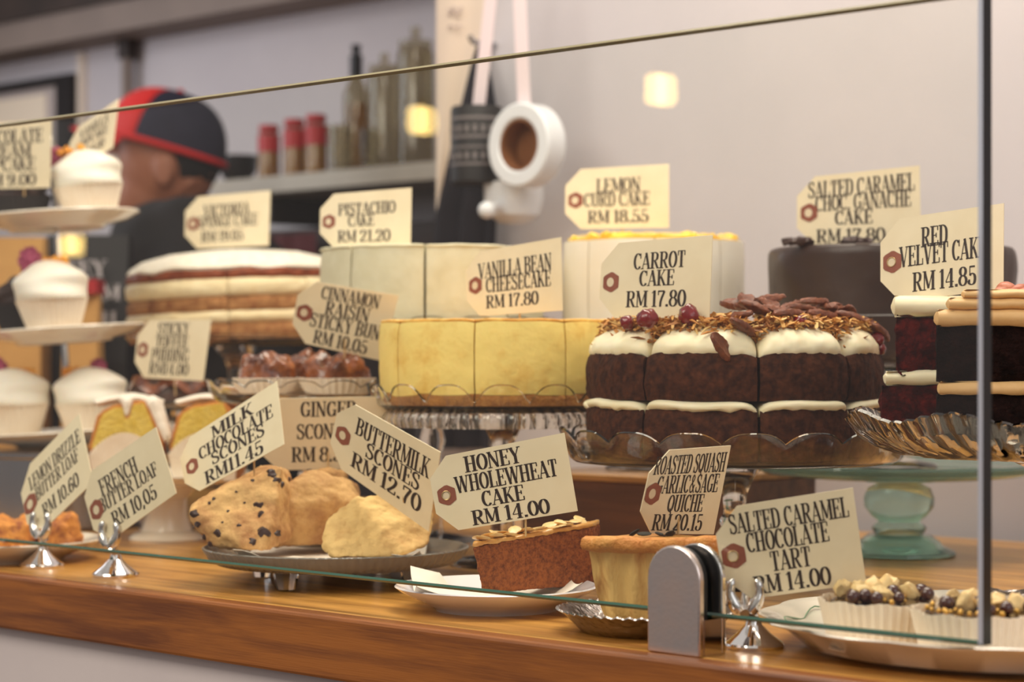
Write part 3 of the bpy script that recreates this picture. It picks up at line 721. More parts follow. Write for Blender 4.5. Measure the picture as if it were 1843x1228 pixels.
# ------------------------------------------------------------------ glass cake stands
def glass_stand(label, px, Y, z, RR, lobes=18, rise=0.016, lob=0.009, base_r=0.055, m='clear_glass', z0=0.0, stem_r=0.012, name='cake_stand', wall=0.012, flute=0.0, skirt=0.0, knob=False, group=None):
    """z: the height the cake rests on."""
    c = at(px, Y, z0)
    th = thing(name, label, 'cake stand', c, group=group)
    zz = z - z0
    def scal(a, k, r, q):
        if k in SC:
            w = abs(math.cos(a * lobes / 2))
            s = (1 - (1 - w) ** 1.6)
            return r + 0.004 * s, q + lob * s
        if flute and 2 <= k <= 8: return r + flute * math.cos(a * lobes * 2), q
        return r, q
    prof = [(0, zz - 0.007), (RR * 0.55, zz - 0.007), (RR - wall, zz - 0.0055), (RR - wall * 0.6, zz - 0.002), (RR - 0.0015, zz + rise * 0.55), (RR, zz + rise - 0.001), (RR - 0.0015, zz + rise),
            (RR - 0.0035, zz + rise - 0.001), (RR - 0.0045, zz + rise * 0.5), (RR - wall - 0.002, zz - 0.0005), (RR * 0.6, zz - 0.001), (0, zz - 0.001)]
    SC = (5, 6, 7)
    obj('plate', MB().lathe(prof, 216 if lobes else 96, fn=scal if lobes else None), m, th, smooth=40)
    top = zz - 0.0072
    if skirt:
        sk = [(RR - 0.010, zz - 0.0062), (RR - 0.006, zz - skirt * 0.6), (RR - 0.009, zz - skirt), (RR - 0.012, zz - skirt), (RR - 0.010, zz - skirt * 0.6), (RR - 0.0145, zz - 0.0062)]
        obj('rim_skirt', MB().lathe(sk + [sk[0]], 384, fn=lambda a, k, r, q: (r + 0.0012 * math.cos(a * 64), q)), m, th, smooth=50)
    sp = [(0, 0.0125), (stem_r * 1.1, 0.0125), (stem_r, 0.02)]
    if knob: sp += [(stem_r * 2.1, top * 0.42), (stem_r * 2.7, top * 0.58), (stem_r * 2.5, top * 0.74), (stem_r * 1.9, top * 0.86)]
    else: sp += [(stem_r * 0.85, top * 0.45), (stem_r * 1.25, top * 0.52), (stem_r * 0.85, top * 0.6), (stem_r * 0.95, top - 0.03), (stem_r * 1.5, top - 0.014)]
    sp += [(stem_r * 2.6, top), (0, top)]
    obj('stem', MB().lathe(sp, 48), m, th, smooth=40)
    bp = [(0, 0), (base_r, 0), (base_r + 0.0015, 0.003), (base_r - 0.003, 0.006), (base_r * 0.6, 0.009), (stem_r * 1.3, 0.0123), (0, 0.0123)]
    obj('foot', MB().lathe(bp, 64), m, th, smooth=40)
    return th

# ------------------------------------------------------------------ round layer cakes cut into slices
def nz(p, f, s=0.0): return noise.noise(Vector(p) * f + Vector((s, -s, s * 0.5)))
def round_cake(th, cuts, layers, gap=0.0012, n=22, slice_name='slice'):
    """layers: (name, material, z0, z1, radius, bulge, rough amp, droop, corner pull-in). First is the slice's own mesh."""
    out = []
    for ci in range(len(cuts)):
        a0, a1 = R(cuts[ci]), R(cuts[(ci + 1) % len(cuts)])
        if a1 <= a0: a1 += 2 * math.pi
        mid = (a0 + a1) / 2
        own = None
        groups = {}
        for L in layers: groups.setdefault(L[0], []).append(L)
        for nm, Ls in groups.items():
            mb = MB()
            for (_, m, z0, z1, r, bul, amp, droop, pull, *sl_) in Ls:
                slope = sl_[0] if sl_ else 0
                g = gap / r
                k = 9
                prof = [(0.0, z0), (r * 0.5, z0), (r * 0.85, z0)]
                for i in range(k + 1):
                    t = i / k
                    rr = r + bul * math.sin(math.pi * t) - (0.0035 if bul > 0.002 else 0.0012) * (abs(2 * t - 1) ** 6)
                    prof.append((rr, z0 + (z1 - z0) * t))
                prof += [(r * 0.85, z1), (r * 0.5, z1), (0.0, z1)]
                def fn(a, q, rr, z):
                    s = (a - mid) / ((a1 - a0) / 2)
                    p = (rr * math.sin(a), -rr * math.cos(a), z)
                    f = (z - z0) / (z1 - z0)
                    w = rr / r
                    rr2 = rr
                    if w > 0.7:
                        rr2 = rr - pull * abs(s) ** 7 + amp * (nz(p, 45, ci) + 0.7 * nz(p, 130, ci + 3) + 0.4 * nz(p, 320, ci))
                    z2 = z - droop * (abs(s) ** 6) * w * f + (amp * 0.6 * nz(p, 38, 5 + ci) * w if 0.05 < f else 0)
                    if slope: rr2 -= slope * max(0, f) ** 2 * w
                    if nm == 'filling': z2 += 0.0022 * nz((a * 0.3, 0, 0), 9, ci) * w - 0.004 * abs(s) ** 12 * w
                    if bul > 0.002 and f < 0.3 and droop: z2 -= 0.0035 * abs(s) ** 10 * w + 0.002 * nz((a * 0.1, 0, 0), 160, ci) * w
                    return max(rr2, 0), z2
                mb.lathe(prof, n, a0 + g, a1 - g, fn)
            if own is None:
                own = obj(slice_name, mb, Ls[0][1], th, smooth=50); out.append(own)
            else:
                obj(nm, mb, Ls[0][1], own, smooth=50)
    return out

# --- carrot cake, front and centre
KC = 2.0 / 1.9
CZ, CY, CX = 0.213 - (0.213 - 0.127) * KC, 2.0, 1322
glass_stand('scalloped clear glass cake stand under the carrot cake', CX, CY, CZ, 0.1535 * KC, 18, rise=0.016 * KC, lob=0.009 * KC)
carrot = thing('carrot_cake', 'two layer dark carrot cake with white frosting, coconut and pecans on glass stand', 'cake', at(CX, CY, CZ)); carrot.scale = (KC, KC, KC)
CR = 0.1315
cuts = [-88, -42, 3, 42, 85, 130, 175, 226]
sl = round_cake(carrot, cuts, [('sponge', 'carrot_sponge', 0.0, 0.0445, CR, 0.0015, 0.0018, 0.002, 0.002), ('sponge', 'carrot_sponge', 0.0505, 0.0915, CR - 0.001, 0.002, 0.0018, 0.005, 0.003),
                           ('filling', 'cream_frosting', 0.0425, 0.0515, CR + 0.0005, 0.0028, 0.0012, 0.004, 0.008),
                           ('frosting', 'cream_frosting', 0.0870, 0.1130, CR - 0.0020, 0.0035, 0.0024, 0.013, 0.010, 0.015)])
# toasted coconut
mb = MB(); rnd = random.Random(3)
def topz(r): return 0.1135 - 0.012 * (r / CR) ** 7
for i in range(2300):
    a = R(rnd.uniform(-100, 100)); r = CR * math.sqrt(rnd.uniform(0.35, 0.82 if rnd.random() < 0.93 else 0.93))
    if rnd.random() < 0.12: a = R(rnd.uniform(-180, 180)); r = CR * math.sqrt(rnd.uniform(0, 0.9))
    s_ = 0.0
    dmin = min(abs(((math.degrees(a) - c + 180) % 360) - 180) for c in cuts)
    z = topz(r) - (0.008 if dmin < 4 else 0) + rnd.uniform(0, 0.011) * (1 if r < CR * 0.92 else 0.3)
    if r > CR * 0.91: z -= rnd.uniform(0, 0.004)
    M = Matrix.Translation((r * math.sin(a), -r * math.cos(a), z)) @ Euler((rnd.uniform(-0.7, 0.7), rnd.uniform(-0.7, 0.7), rnd.uniform(0, 6.3))).to_matrix().to_4x4()
    l, w = rnd.uniform(0.003, 0.0075), rnd.uniform(0.0008, 0.0016)
    mb.add([(-l, -w, 0), (0, -w * 1.2, 0.0012), (l, -w * 0.6, 0), (l, w * 0.6, 0.0002), (0, w * 1.2, 0.0016), (-l, w, 0.0003), (0, 0, -0.0006)],
           [(0, 1, 4, 5), (1, 2, 3, 4), (0, 5, 6), (5, 4, 6), (4, 3, 6), (3, 2, 6), (2, 1, 6), (1, 0, 6)], M)
me = mesh_of('toasted_coconut', mb, 0, 0)
obj('toasted_coconut', me, 'coconut', carrot, kind='stuff', label='golden toasted coconut shreds')
def pecan_mesh(seed):
    mb = MB(); n, k = 22, 16
    vs, fs = [], []
    for i in range(n + 1):
        t = i / n; x = (t - 0.5) * 0.030; w = 0.0082 * math.sqrt(max(0, 1 - (2 * t - 1) ** 2)) ** 0.8
        for j in range(k):
            a = 2 * math.pi * j / k
            up = math.sin(a)
            g = 1 - 0.28 * abs(math.cos(a * 2.0 + 0.3)) * (1 if up > 0 else 0.2)
            if up > 0.9: g *= 0.66
            vs.append((x, w * math.cos(a) * (1 + 0.08 * nz((x, a, seed), 30)), (0.0062 if up > 0 else 0.0025) * up * g * (w / 0.0082) + 0.001 * nz((x * 200, a, 0), 1.5, seed)))
    for i in range(n):
        for j in range(k): fs.append((i * k + j, i * k + (j + 1) % k, (i + 1) * k + (j + 1) % k, (i + 1) * k + j))
    fs += [tuple(reversed(range(k))), tuple(n * k + j for j in range(k))]
    mb.add(vs, fs)
    return mesh_of('pecan', mb, 60)
pm_ = [pecan_mesh(s) for s in (1, 5, 9)]
for m_ in pm_: m_.materials.append(MATS['pecan'])
rnd = random.Random(11)
pecs = []
for i in range(26):                                     # the heap over the right hand half
    a = R(rnd.uniform(-8, 128)); r = CR * rnd.uniform(0.30, 0.86)
    hh = 0.012 * max(0, 1 - ((r / CR - 0.5) / 0.42) ** 2)
    pecs.append((r * math.sin(a), -r * math.cos(a) * 0.9, topz(r) + 0.009 + hh * rnd.uniform(0.5, 1.25), rnd.uniform(-0.35, 0.35), rnd.uniform(-0.35, 0.35), rnd.uniform(0, 6.3)))
pecs += [(0.123, -0.035, 0.109, 0.4, 0.5, 0.9), (0.118, -0.020, 0.116, 0.1, 0.5, 0.2), (0.106, -0.01, 0.122, 0, 0.3, -0.3), (0.084, -0.02, 0.129, 0.1, 0.2, -0.2), (0.058, -0.02, 0.130, 0, 0.15, 0.1), (0.07, -0.06, 0.124, 0.2, 0.1, 0.5), (0.095, -0.05, 0.121, -0.2, 0.3, 0.1), (-0.006, -0.121, 0.112, 0.2, 0.5, 0.7), (-0.025, -0.1325, 0.096, 1.2, 0.8, 0.6)]
for i, (x, y, z, a, b, c) in enumerate(pecs):
    o = bpy.data.objects.new('pecan', pm_[i % 3]); COL.objects.link(o); o.parent = carrot; o.location = (x, y, z); o.rotation_euler = (a, b, c)
for px, py, Y, s in ((1165, 574, 1.80, 0.0085), (1240, 568, 1.80, 0.009), (1330, 606, 1.79, 0.0085), (1128, 580, 1.82, 0.006), (1345, 598, 1.81, 0.006), (1578, 610, 1.86, 0.0065), (1440, 580, 1.80, 0.006), (1585, 628, 1.86, 0.005)):
    p = (P(px, py, Y * KC) - Vector(carrot.location)) / KC
    obj('cranberry', MB().ball((0, 0, 0), (s, s * 0.9, s), 3, 0.25, 1.6, seed=px), 'cranberry', carrot, p)

# --- vanilla bean cheesecake
VY, VX, VZ = 2.20, 905, 0.1652
glass_stand('scalloped glass cake stand under the yellow cheesecake', VX, VY, VZ, 0.1366, 16, rise=0.004, lob=0.019, wall=0.012, stem_r=0.013, flute=0.0006, skirt=0.021)
cheese = thing('cheesecake', 'tall pale yellow baked cheesecake with browned top edge on scalloped glass stand', 'cake', at(VX, VY, VZ))
VR = 0.1264
round_cake(cheese, [-100, -56, -12.5, 29.5, 75, 125, 170, 215], [('slice', 'cheesecake', 0.0135, 0.0842, VR, 0.0012, 0.0010, 0.0015, 0.0015), ('crust', 'cheesecake_crust', 0.0, 0.0137, VR - 0.001, 0.0, 0.001, 0, 0),
                    ('browned_top', 'browned', 0.0838, 0.0872, VR - 0.0022, 0.0006, 0.0012, 0.001, 0.001)], gap=0.0007)

# --- pistachio cake
PY_, PX_, PZ_ = 2.46, 778, 0.235
glass_stand('clear glass cake stand under the pale green pistachio cake, mostly hidden', PX_, PY_, PZ_, 0.138, 16)
pist = thing('pistachio_cake', 'tall straight sided pale green frosted pistachio cake cut into slices', 'cake', at(PX_, PY_, PZ_))
round_cake(pist, [-92, -43, -1.5, 43, 88, 133, 178, 223], [('slice', 'pistachio_frosting', 0.0, 0.101, 0.128, 0.0008, 0.0010, 0.001, 0.0012), ('top_frosting', 'pistachio_frosting', 0.1005, 0.1045, 0.1275, 0.001, 0.0018, 0.001, 0.001)], gap=0.0014)
# --- lemon curd cake on a wooden riser
rz = thing('riser_box', 'low brown wooden riser box behind the quiche tag', 'riser box', at(1205, 2.44), ROT)
obj('box', MB().box(-0.115, 0.115, -0.125, 0.125, 0, 0.078), 'riser_wood', rz, smooth=0, bevel=0.002)
obj('lid', MB().box(-0.118, 0.118, -0.128, 0.128, 0.0782, 0.085), 'worktop_wood', rz, smooth=0, bevel=0.001)
LY, LX, LZ = 2.47, 1176, 0.232
glass_stand('clear glass cake stand holding the white lemon cake on the riser box', LX, LY, LZ, 0.110, 16, z0=0.0853)
lem = thing('lemon_cake', 'tall white frosted cake topped with bright yellow lemon curd', 'cake', at(LX, LY, LZ))
round_cake(lem, [-95, -48, -3, 42, 87, 132, 177, 222], [('slice', 'lemon_frosting', 0.0, 0.115, 0.105, 0.0005, 0.0006, 0.0005, 0.0005)], gap=0.0007)
mb = MB(); rnd = random.Random(5)
def curd(a, k, r, z): 
    return r + (0.004 * nz((r * math.sin(a), r * math.cos(a), 0), 60) if r > 0.05 else 0), z + (0.0035 * nz((r * math.sin(a), r * math.cos(a), 1), 45) if z > 0.117 else 0)
mb.lathe([(0, 0.1152), (0.08, 0.1152), (0.096, 0.1152), (0.0985, 0.118), (0.09, 0.1215), (0.07, 0.123), (0.04, 0.124), (0, 0.124)], 72, fn=curd)
obj('curd_topping', mb, 'lemon_curd', lem)
for i in range(26):
    a = rnd.uniform(-1.5, 1.5); r = rnd.uniform(0.06, 0.096)
    s = rnd.uniform(0.004, 0.008)
    obj('curd_blob', MB().ball((r * math.sin(a), -r * math.cos(a), 0.1205), (s, s, s * 0.6), 2, 0.4, 2, seed=i), 'lemon_curd', lem)

# --- green glass stand with the chocolate ganache cake above it
GY, GX = 2.31, 1618
green = thing('cake_stand', 'pale green glass pedestal stand with wide flat plate at the right', 'cake stand', at(GX, GY))
pz = 0.094
obj('plate', MB().lathe([(0, pz - 0.010), (0.10, pz - 0.010), (0.145, pz - 0.005), (0.1535, pz - 0.001), (0.155, pz + 0.004), (0.1535, pz + 0.007), (0.150, pz + 0.005), (0.142, pz), (0.10, pz), (0, pz)], 96), 'green_glass', green)
obj('stem', MB().lathe([(0, 0.0235), (0.026, 0.0235), (0.030, 0.030), (0.026, 0.0345), (0.022, 0.037), (0.030, 0.043), (0.0375, 0.053), (0.038, 0.063), (0.034, 0.073), (0.022, 0.0795), (0.022, pz - 0.0102), (0, pz - 0.0102)], 64), 'green_glass', green)
obj('foot', MB().lathe([(0, 0.0185), (0.030, 0.018), (0.038, 0.012), (0.043, 0.0065), (0.055, 0.0025), (0.0565, 0), (0.058, 0), (0.061, 0.002), (0.060, 0.005), (0.048, 0.010), (0.043, 0.016), (0.034, 0.0225), (0, 0.0232)], 64), 'green_glass', green)
glass_stand('clear glass stand standing on the green glass plate, under the chocolate cake', 1605, 2.31, 0.205, 0.142, 0, base_r=0.048, z0=pz + 0.0003)
gan = thing('ganache_cake', 'dark smooth chocolate ganache cake with small chocolate pieces on top', 'cake', at(1602, 2.31, 0.205))
def gfn(a, k, r, z):
    if r > 0.1:
        w = 0.0035 * max(0, math.sin(a * 5 + 1.2)) * (1 if z > 0.05 else 0.2)
        return r + w * math.exp(-((z - 0.085 - 0.02 * math.cos(a * 5)) / 0.02) ** 2) + 0.0016 * nz((math.sin(a) * r, math.cos(a) * r, z), 22), z
    return r, z
gp = [(0, 0), (0.128, 0)] + [(0.131 + (0.0 if i else -0.0015), 0.122 * i / 24) for i in range(1, 24)] + [(0.1305, 0.1225), (0.1285, 0.126), (0.125, 0.1275), (0.06, 0.128), (0, 0.128)]
obj('ganache_coat', MB().lathe(gp, 160, fn=gfn), 'ganache', gan)
obj('base_layer', MB().lathe([(0, 0), (0.1335, 0), (0.1335, 0.052), (0.1322, 0.0535), (0, 0.0535)], 120), 'ganache', gan, smooth=30)
rnd = random.Random(2)
for px in (1418, 1430, 1442, 1452, 1525, 1536, 1548, 1560):
    p = P(px, 441, 2.235); p.z = 0.205 + 0.131; p -= Vector(gan.location)
    obj('chocolate_piece', MB().ball((0, 0, 0), (0.0075, 0.006, 0.005), 2, 0.5, 1.5, seed=px), 'choc_chunk', gan, p)

# --- victoria sponge
KS = 2.95 / 2.8
SY, SX, SZ = 2.95, 425, 0.2372
glass_stand('plain clear glass cake stand under the layered sponge cake', SX, SY, SZ, 0.152, 0, rise=0.008, wall=0.012)
vic = thing('victoria_sponge', 'tall layered sponge cake with thick cream layers and powdered sugar top', 'cake', at(SX, SY, SZ), (0, R(-2.2), 0)); vic.scale = (KS, KS, KS)
SR = 0.139
round_cake(vic, [-88, -42, 4, 48, 92, 137, 180, 225],
           [('slice', 'victoria_sponge', 0.0, 0.022, SR - 0.002, 0.002, 0.002, 0.0, 0.001), ('slice', 'victoria_sponge', 0.037, 0.055, SR - 0.001, 0.002, 0.002, 0.0, 0.001),
            ('cream', 'victoria_cream', 0.0215, 0.0375, SR - 0.001, 0.0025, 0.002, 0.0, 0.001), ('cream', 'victoria_cream', 0.0545, 0.078, SR, 0.0025, 0.002, 0.0, 0.001),
            ('top_crust', 'jam_crust', 0.0775, 0.090, SR - 0.002, 0.0015, 0.0025, 0.0, 0.001)], gap=0.0005)
def dome(a, k, r, z): return r + (0.003 * nz((math.sin(a), math.cos(a), z * 10), 4) if r > 0.08 else 0), z + (0.004 * nz((math.sin(a) * r, math.cos(a) * r, 0), 26) if 0.1 < r else 0)
obj('sugar_top', MB().lathe([(0, 0.090), (0.12, 0.0895), (SR - 0.003, 0.0885), (SR - 0.001, 0.0915), (SR - 0.006, 0.098), (SR - 0.02, 0.106), (SR - 0.05, 0.114), (0.04, 0.119), (0, 0.120)], 96, fn=dome), 'icing_sugar', vic)

# --- crystal plate with two dark slices, far right
KK = 1.78 / 1.6
KY, KX, KZ = 1.60, 1880, 0.146
kst = thing('crystal_cake_stand', 'cut crystal pedestal plate with beaded wavy rim at the right edge', 'cake stand', at(KX, KY * KK)); kst.scale = (KK, KK, 1)
KZ = 0.213 - (0.213 - 0.146) * KK
KR = 0.146
def cut(a, k, r, z):
    wv = 0.004 * math.cos(a * 9)
    if k in (5, 6, 7, 8): return r + 0.0016 * math.cos(a * 72), z + wv + 0.0016 * abs(math.cos(a * 36))
    if 2 <= k <= 4: return r, z + wv * (0.3, 0.6, 0.9)[k - 2] + 0.0014 * math.cos(a * 48 + k)
    if 9 <= k <= 10: return r, z + wv * 0.5
    return r, z
obj('plate', MB().lathe([(0, KZ - 0.008), (0.08, KZ - 0.008), (0.108, KZ - 0.004), (0.126, KZ + 0.004), (0.138, KZ + 0.013), (0.1445, KZ + 0.022), (KR + 0.001, KZ + 0.0265), (KR - 0.002, KZ + 0.028), (KR - 0.0055, KZ + 0.0245), (0.134, KZ + 0.015), (0.122, KZ + 0.0065), (0.105, KZ), (0, KZ)], 432, fn=cut), 'clear_glass', kst, smooth=24)
obj('stem', MB().lathe([(0, 0.0125), (0.013, 0.0125), (0.010, 0.03), (0.009, 0.07), (0.014, 0.078), (0.009, 0.086), (0.010, 0.12), (0.03, KZ - 0.0083), (0, KZ - 0.0083)], 40), 'clear_glass', kst)
obj('foot', MB().lathe([(0, 0), (0.047, 0), (0.048, 0.004), (0.03, 0.009), (0.014, 0.0123), (0, 0.0123)], 60), 'clear_glass', kst)
def wedge_slice(th, tip, ang, spread, r, layers, n=18):
    """A slice of layer cake: tip point, direction of its middle, its spread."""
    first = None
    for nm, m, z0, z1, ins, bul, amp, *to_ in layers:
        tx = to_[0] if to_ else 0.0
        k = 7; prof = [(0.004, z0), (r * 0.4, z0), (r * 0.8, z0)] + [(r - ins + bul * math.sin(math.pi * i / k), z0 + (z1 - z0) * i / k) for i in range(k + 1)] + [(r * 0.8, z1), (r * 0.4, z1), (0.004, z1)]
        h = spread / 2
        mb = MB(); vs, fs = [], []
        # side faces are sampled so that they can bulge and crumble
        ring = []
        for i in range(n + 1): ring.append((ang - h + spread * i / n, 1.0))
        loops = []
        path = [(0.0, 0.0)]
        pts2 = []
        N1 = 14
        for i in range(N1): pts2.append((ang - h, (i + 0.02) / N1, -1))
        for i in range(n + 1): pts2.append((ang - h + spread * i / n, 1.0, 0))
        for i in range(N1 - 1, -1, -1): pts2.append((ang + h, (i + 0.02) / N1, 1))
        K = 8; grid = []
        for q in range(K + 1):
            t = q / K; z = z0 + (z1 - z0) * t; row = []
            for a, f, sd in pts2:
                rr = (r - ins) * f
                x, y = rr * math.cos(R(a)), rr * math.sin(R(a))
                x += tx * (1 - f)
                nxa = R(a - 90) if sd == -1 else (R(a + 90) if sd == 1 else R(a))
                off = bul * math.sin(math.pi * t) - 0.0022 * abs(2 * t - 1) ** 5
                p = (x, y, z)
                off += amp * (nz(p, 60, z0 * 50) + 0.8 * nz(p, 170, 2) + 0.5 * nz(p, 420, 4))
                x += math.cos(nxa) * off; y += math.sin(nxa) * off
                row.append((x + tip[0], y + tip[1], z + tip[2] + amp * 1.2 * nz((x, y, z), 50, 9)))
            grid.append(row)
        m2 = len(pts2)
        vs = [p for row in grid for p in row]
        for q in range(K):
            for j in range(m2): fs.append((q * m2 + j, q * m2 + (j + 1) % m2, (q + 1) * m2 + (j + 1) % m2, (q + 1) * m2 + j))
        fs.append(tuple(reversed(range(m2)))); fs.append(tuple(K * m2 + j for j in range(m2)))
        mb.add(vs, fs)
        obj(nm, mb, m, th, smooth=55)
rv = at(1800, 1.665, KZ); 
rvs = thing('cake_slice', 'red velvet cake slice with white frosting standing behind the dark slice', 'cake slice', at(1580, 1.655 * KK, KZ + 0.0008)); rvs.scale = (KK, KK, KK)
LAY = lambda sp, fr: [('sponge', sp, 0.0, 0.046, 0.0, 0.0015, 0.0022), ('sponge', sp, 0.056, 0.098, 0.0005, 0.0015, 0.0022), ('filling', fr, 0.0455, 0.0565, -0.0015, 0.003, 0.0008), ('frosting', fr, 0.0975, 0.1115, -0.001, 0.004, 0.0010)]
RVL = [('sponge', 'red_velvet', 0.0, 0.046, 0.0, 0.002, 0.004, -0.009), ('sponge', 'red_velvet', 0.056, 0.100, 0.0, 0.001, 0.0045, 0.002), ('filling', 'cream_frosting', 0.0455, 0.0575, -0.002, 0.0035, 0.0014, -0.006), ('frosting', 'cream_frosting', 0.0985, 0.115, -0.001, 0.0055, 0.002, 0.001)]
wedge_slice(rvs, (0.012, 0.0, 0), 8, 34, 0.125, RVL)
dk = thing('cake_slice', 'very dark chocolate cake slice with tan frosting and peanuts on crystal plate', 'cake slice', at(1660, 1.545 * KK, KZ + 0.0008)); dk.scale = (KK, KK, KK)
DKL = [('sponge', 'dark_sponge', 0.0, 0.0405, 0.0, 0.001, 0.0018), ('sponge', 'dark_sponge', 0.0495, 0.0905, 0.0, 0.001, 0.0018), ('filling', 'tan_frosting', 0.040, 0.050, -0.001, 0.0025, 0.0014, 0.002),
       ('frosting', 'tan_frosting', 0.0895, 0.1020, -0.001, 0.0045, 0.0016, 0.001), ('frosting', 'tan_frosting', 0.1010, 0.1105, 0.008, 0.0040, 0.0014, 0.009), ('frosting', 'tan_frosting', 0.1095, 0.1170, 0.018, 0.0035, 0.0012, 0.020)]
wedge_slice(dk, (0.010, 0.0, 0), 15, 38, 0.145, DKL)
for px, py, Y in ((1802, 527, 1.57), (1822, 530, 1.565), (1836, 522, 1.58), (1812, 518, 1.60), (1846, 528, 1.57)):
    obj('peanut', MB().ball((0, 0, 0), (0.0085, 0.006, 0.0058), 3, 0.08, 2, seed=px), 'peanut', dk, (P(px, py + 3, Y * KK) - Vector(dk.location)) / KK, (0, 0.2, px * 0.7))

# ------------------------------------------------------------------ plates and the things in the front row
from mathutils.bvhtree import BVHTree
def plate(name, label, c, RR, rim_z, m='ceramic', foot=0.55, lobes=0, lob=0.0, line=False, cat='plate', tilt=(0, 0, 0), well=0.76, wz=0.42):
    th = thing(name, label, cat, c, tilt)
    def fn(a, k, r, z):
        if lobes and r > RR * 0.75:
            w = abs(math.cos(a * lobes / 2)); f = (r / RR - 0.75) / 0.25
            return r + f * lob * (w - 0.5), z
        return r, z
    prof = [(0, 0.002), (RR * foot - 0.004, 0.002), (RR * foot - 0.002, 0), (RR * foot, 0), (RR * foot + 0.002, 0.003), (RR * well, rim_z * wz), (RR * 0.93, rim_z - 0.0045), (RR - 0.001, rim_z - 0.001), (RR, rim_z),
            (RR - 0.0015, rim_z + 0.001), (RR * 0.93, rim_z - 0.001), (RR * well, rim_z * wz + 0.004), (RR * foot + 0.004, 0.0065), (0, 0.006)]
    obj('dish', MB().lathe(prof, 120, fn=fn), m, th, smooth=35)
    if line:
        loop = []
        for i in range(121):
            a = 2 * math.pi * i / 120
            r, z = fn(a, 0, RR * 0.9, rim_z * 0.82)
            r -= 0.004 * abs(math.sin(a * lobes / 2))
            z = rim_z * wz + 0.004 + (rim_z - 0.001 - rim_z * wz - 0.004) * (r / RR - well) / (0.93 - well)
            loop.append((r * math.sin(a), -r * math.cos(a), z + 0.0006))
        obj('painted_line', MB().tube(loop, 0.0006, 5, caps=False), 'ceramic_green_line', th, label='fine green line round the rim')
    return th
def surf(o):
    vs = [o.matrix_basis @ v.co for v in o.data.vertices]
    p = o.parent
    while p: vs = [p.matrix_basis @ v for v in vs]; p = p.parent
    return BVHTree.FromPolygons(vs, [tuple(f.vertices) for f in o.data.polygons])
def hit(tree, px, py):
    d = Vector(((px - W / 2) / FPX, 1, -(py - HOR) / FPX)).normalized()
    loc, n, i, dist = tree.ray_cast(Vector((0, 0, CAMZ)), d)
    return loc, n

# --- chocolate tarts on the big plate, front right
TPY, TPX = 1.555, 1812
tp = plate('plate', 'large cream plate with wavy rim and fine green line, holding the chocolate tarts', at(TPX, TPY), 0.178, 0.024, 'ceramic', 0.66, 14, 0.006, True, well=0.83, wz=0.2)
def tart(label, px, Y, seed, r=0.0405, z=0.0090, hgt=0.0325):
    c = at(px, Y, z); th = thing('chocolate_tart', label, 'tart', c, group='chocolate tarts')
    n = 44
    def fl(a, k, r_, z_):
        f = 0.3 + 0.7 * z_ / hgt
        return r_ + 0.0013 * f * math.cos(a * n) + 0.0006 * math.sin(a * 7 + seed), z_ + (0.0009 * math.sin(a * 9 + seed) if z_ > hgt * 0.8 else 0)
    prof = [(0, 0), (r - 0.005, 0)] + [(r - 0.005 + 0.0065 * i / 8, 0.0004 + (hgt - 0.0004) * i / 8) for i in range(9)] + [(r + 0.0009 - 0.0062 * i / 8, hgt - (hgt - 0.0012) * i / 8) for i in range(9)] + [(0, 0.001)]
    obj('paper_case', MB().lathe(prof, 264, fn=fl), 'paper_white', th, smooth=60)
    zf = hgt - 0.0035
    obj('pastry_shell', MB().lathe([(0, 0.002), (r - 0.0075, 0.002), (r - 0.0035, zf - 0.001), (r - 0.006, zf), (0, zf)], 60), 'pastry', th)
    obj('chocolate_filling', MB().lathe([(0, zf), (r - 0.006, zf), (r - 0.007, zf + 0.0022), (r * 0.5, zf + 0.0032), (0, zf + 0.0034)], 60, fn=lambda a, k, q, w: (q, w + 0.0006 * nz((q * math.sin(a), q * math.cos(a), seed), 90))), 'tart_chocolate', th)
    rnd = random.Random(seed); zt = zf + 0.0035
    used = []
    def spot(rm, dmin):
        for _ in range(60):
            a = rnd.uniform(0, 6.28); q = r * rm * math.sqrt(rnd.random())
            x, y = q * math.sin(a), -q * math.cos(a)
            if all((x - u) ** 2 + (y - v) ** 2 > dmin * dmin for u, v in used): break
        used.append((x, y)); return x, y
    for i in range(7):
        x, y = spot(0.66, 0.012); y += 0.004; s = rnd.uniform(0.0075, 0.0105)
        M = Euler((rnd.uniform(-0.6, 0.6), rnd.uniform(-0.6, 0.6), rnd.uniform(0, 6))).to_matrix().to_4x4()
        mb = MB().ball((0, 0, 0), (s, s * 0.8, s * 0.55), 3, 0.35, 1.7, M, seed + i)
        if i % 2: mb.v = [(a, b, max(c, -0.001)) for a, b, c in mb.v]
        obj('hazelnut', mb, 'hazelnut', th, (x, y, zt + s * 0.45), (rnd.uniform(-0.8, 0.8), rnd.uniform(-0.8, 0.8), 0))
    for i in range(8):
        x, y = spot(0.84, 0.009); s = rnd.uniform(0.0042, 0.0056)
        obj('chocolate_ball', MB().ball((0, 0, 0), s, 3), 'choc_ball', th, (x, y, zt + s * 0.8))
    for i in range(28):
        x, y = spot(0.88, 0.004); s = rnd.uniform(0.0015, 0.0022)
        obj('gold_pearl', MB().ball((0, 0, 0), s, 2), 'gold_pearl', th, (x, y, zt + s * 0.6))
    return th
tart('chocolate tart in white paper case, next to the salted caramel tart tag', 1586, 1.525, 3, r=0.0425)
tart('chocolate tart in white paper case crossing the upright glass edge', 1760, 1.455, 8, r=0.0425)
tart('chocolate tart cut by the right edge of the photo', 1990, 1.475, 14, r=0.041)
fw = organic('foil_wrap', [(x * s, y * s, z * s) for s in (0.03,) for x in (-1.1, 1.1) for y in (-0.7, 0.7) for z in (0, 1.1)], 'foil', None, 0.003, 1, 0.005, 45, at(1865, 1.585, 0.0075), seed=4)
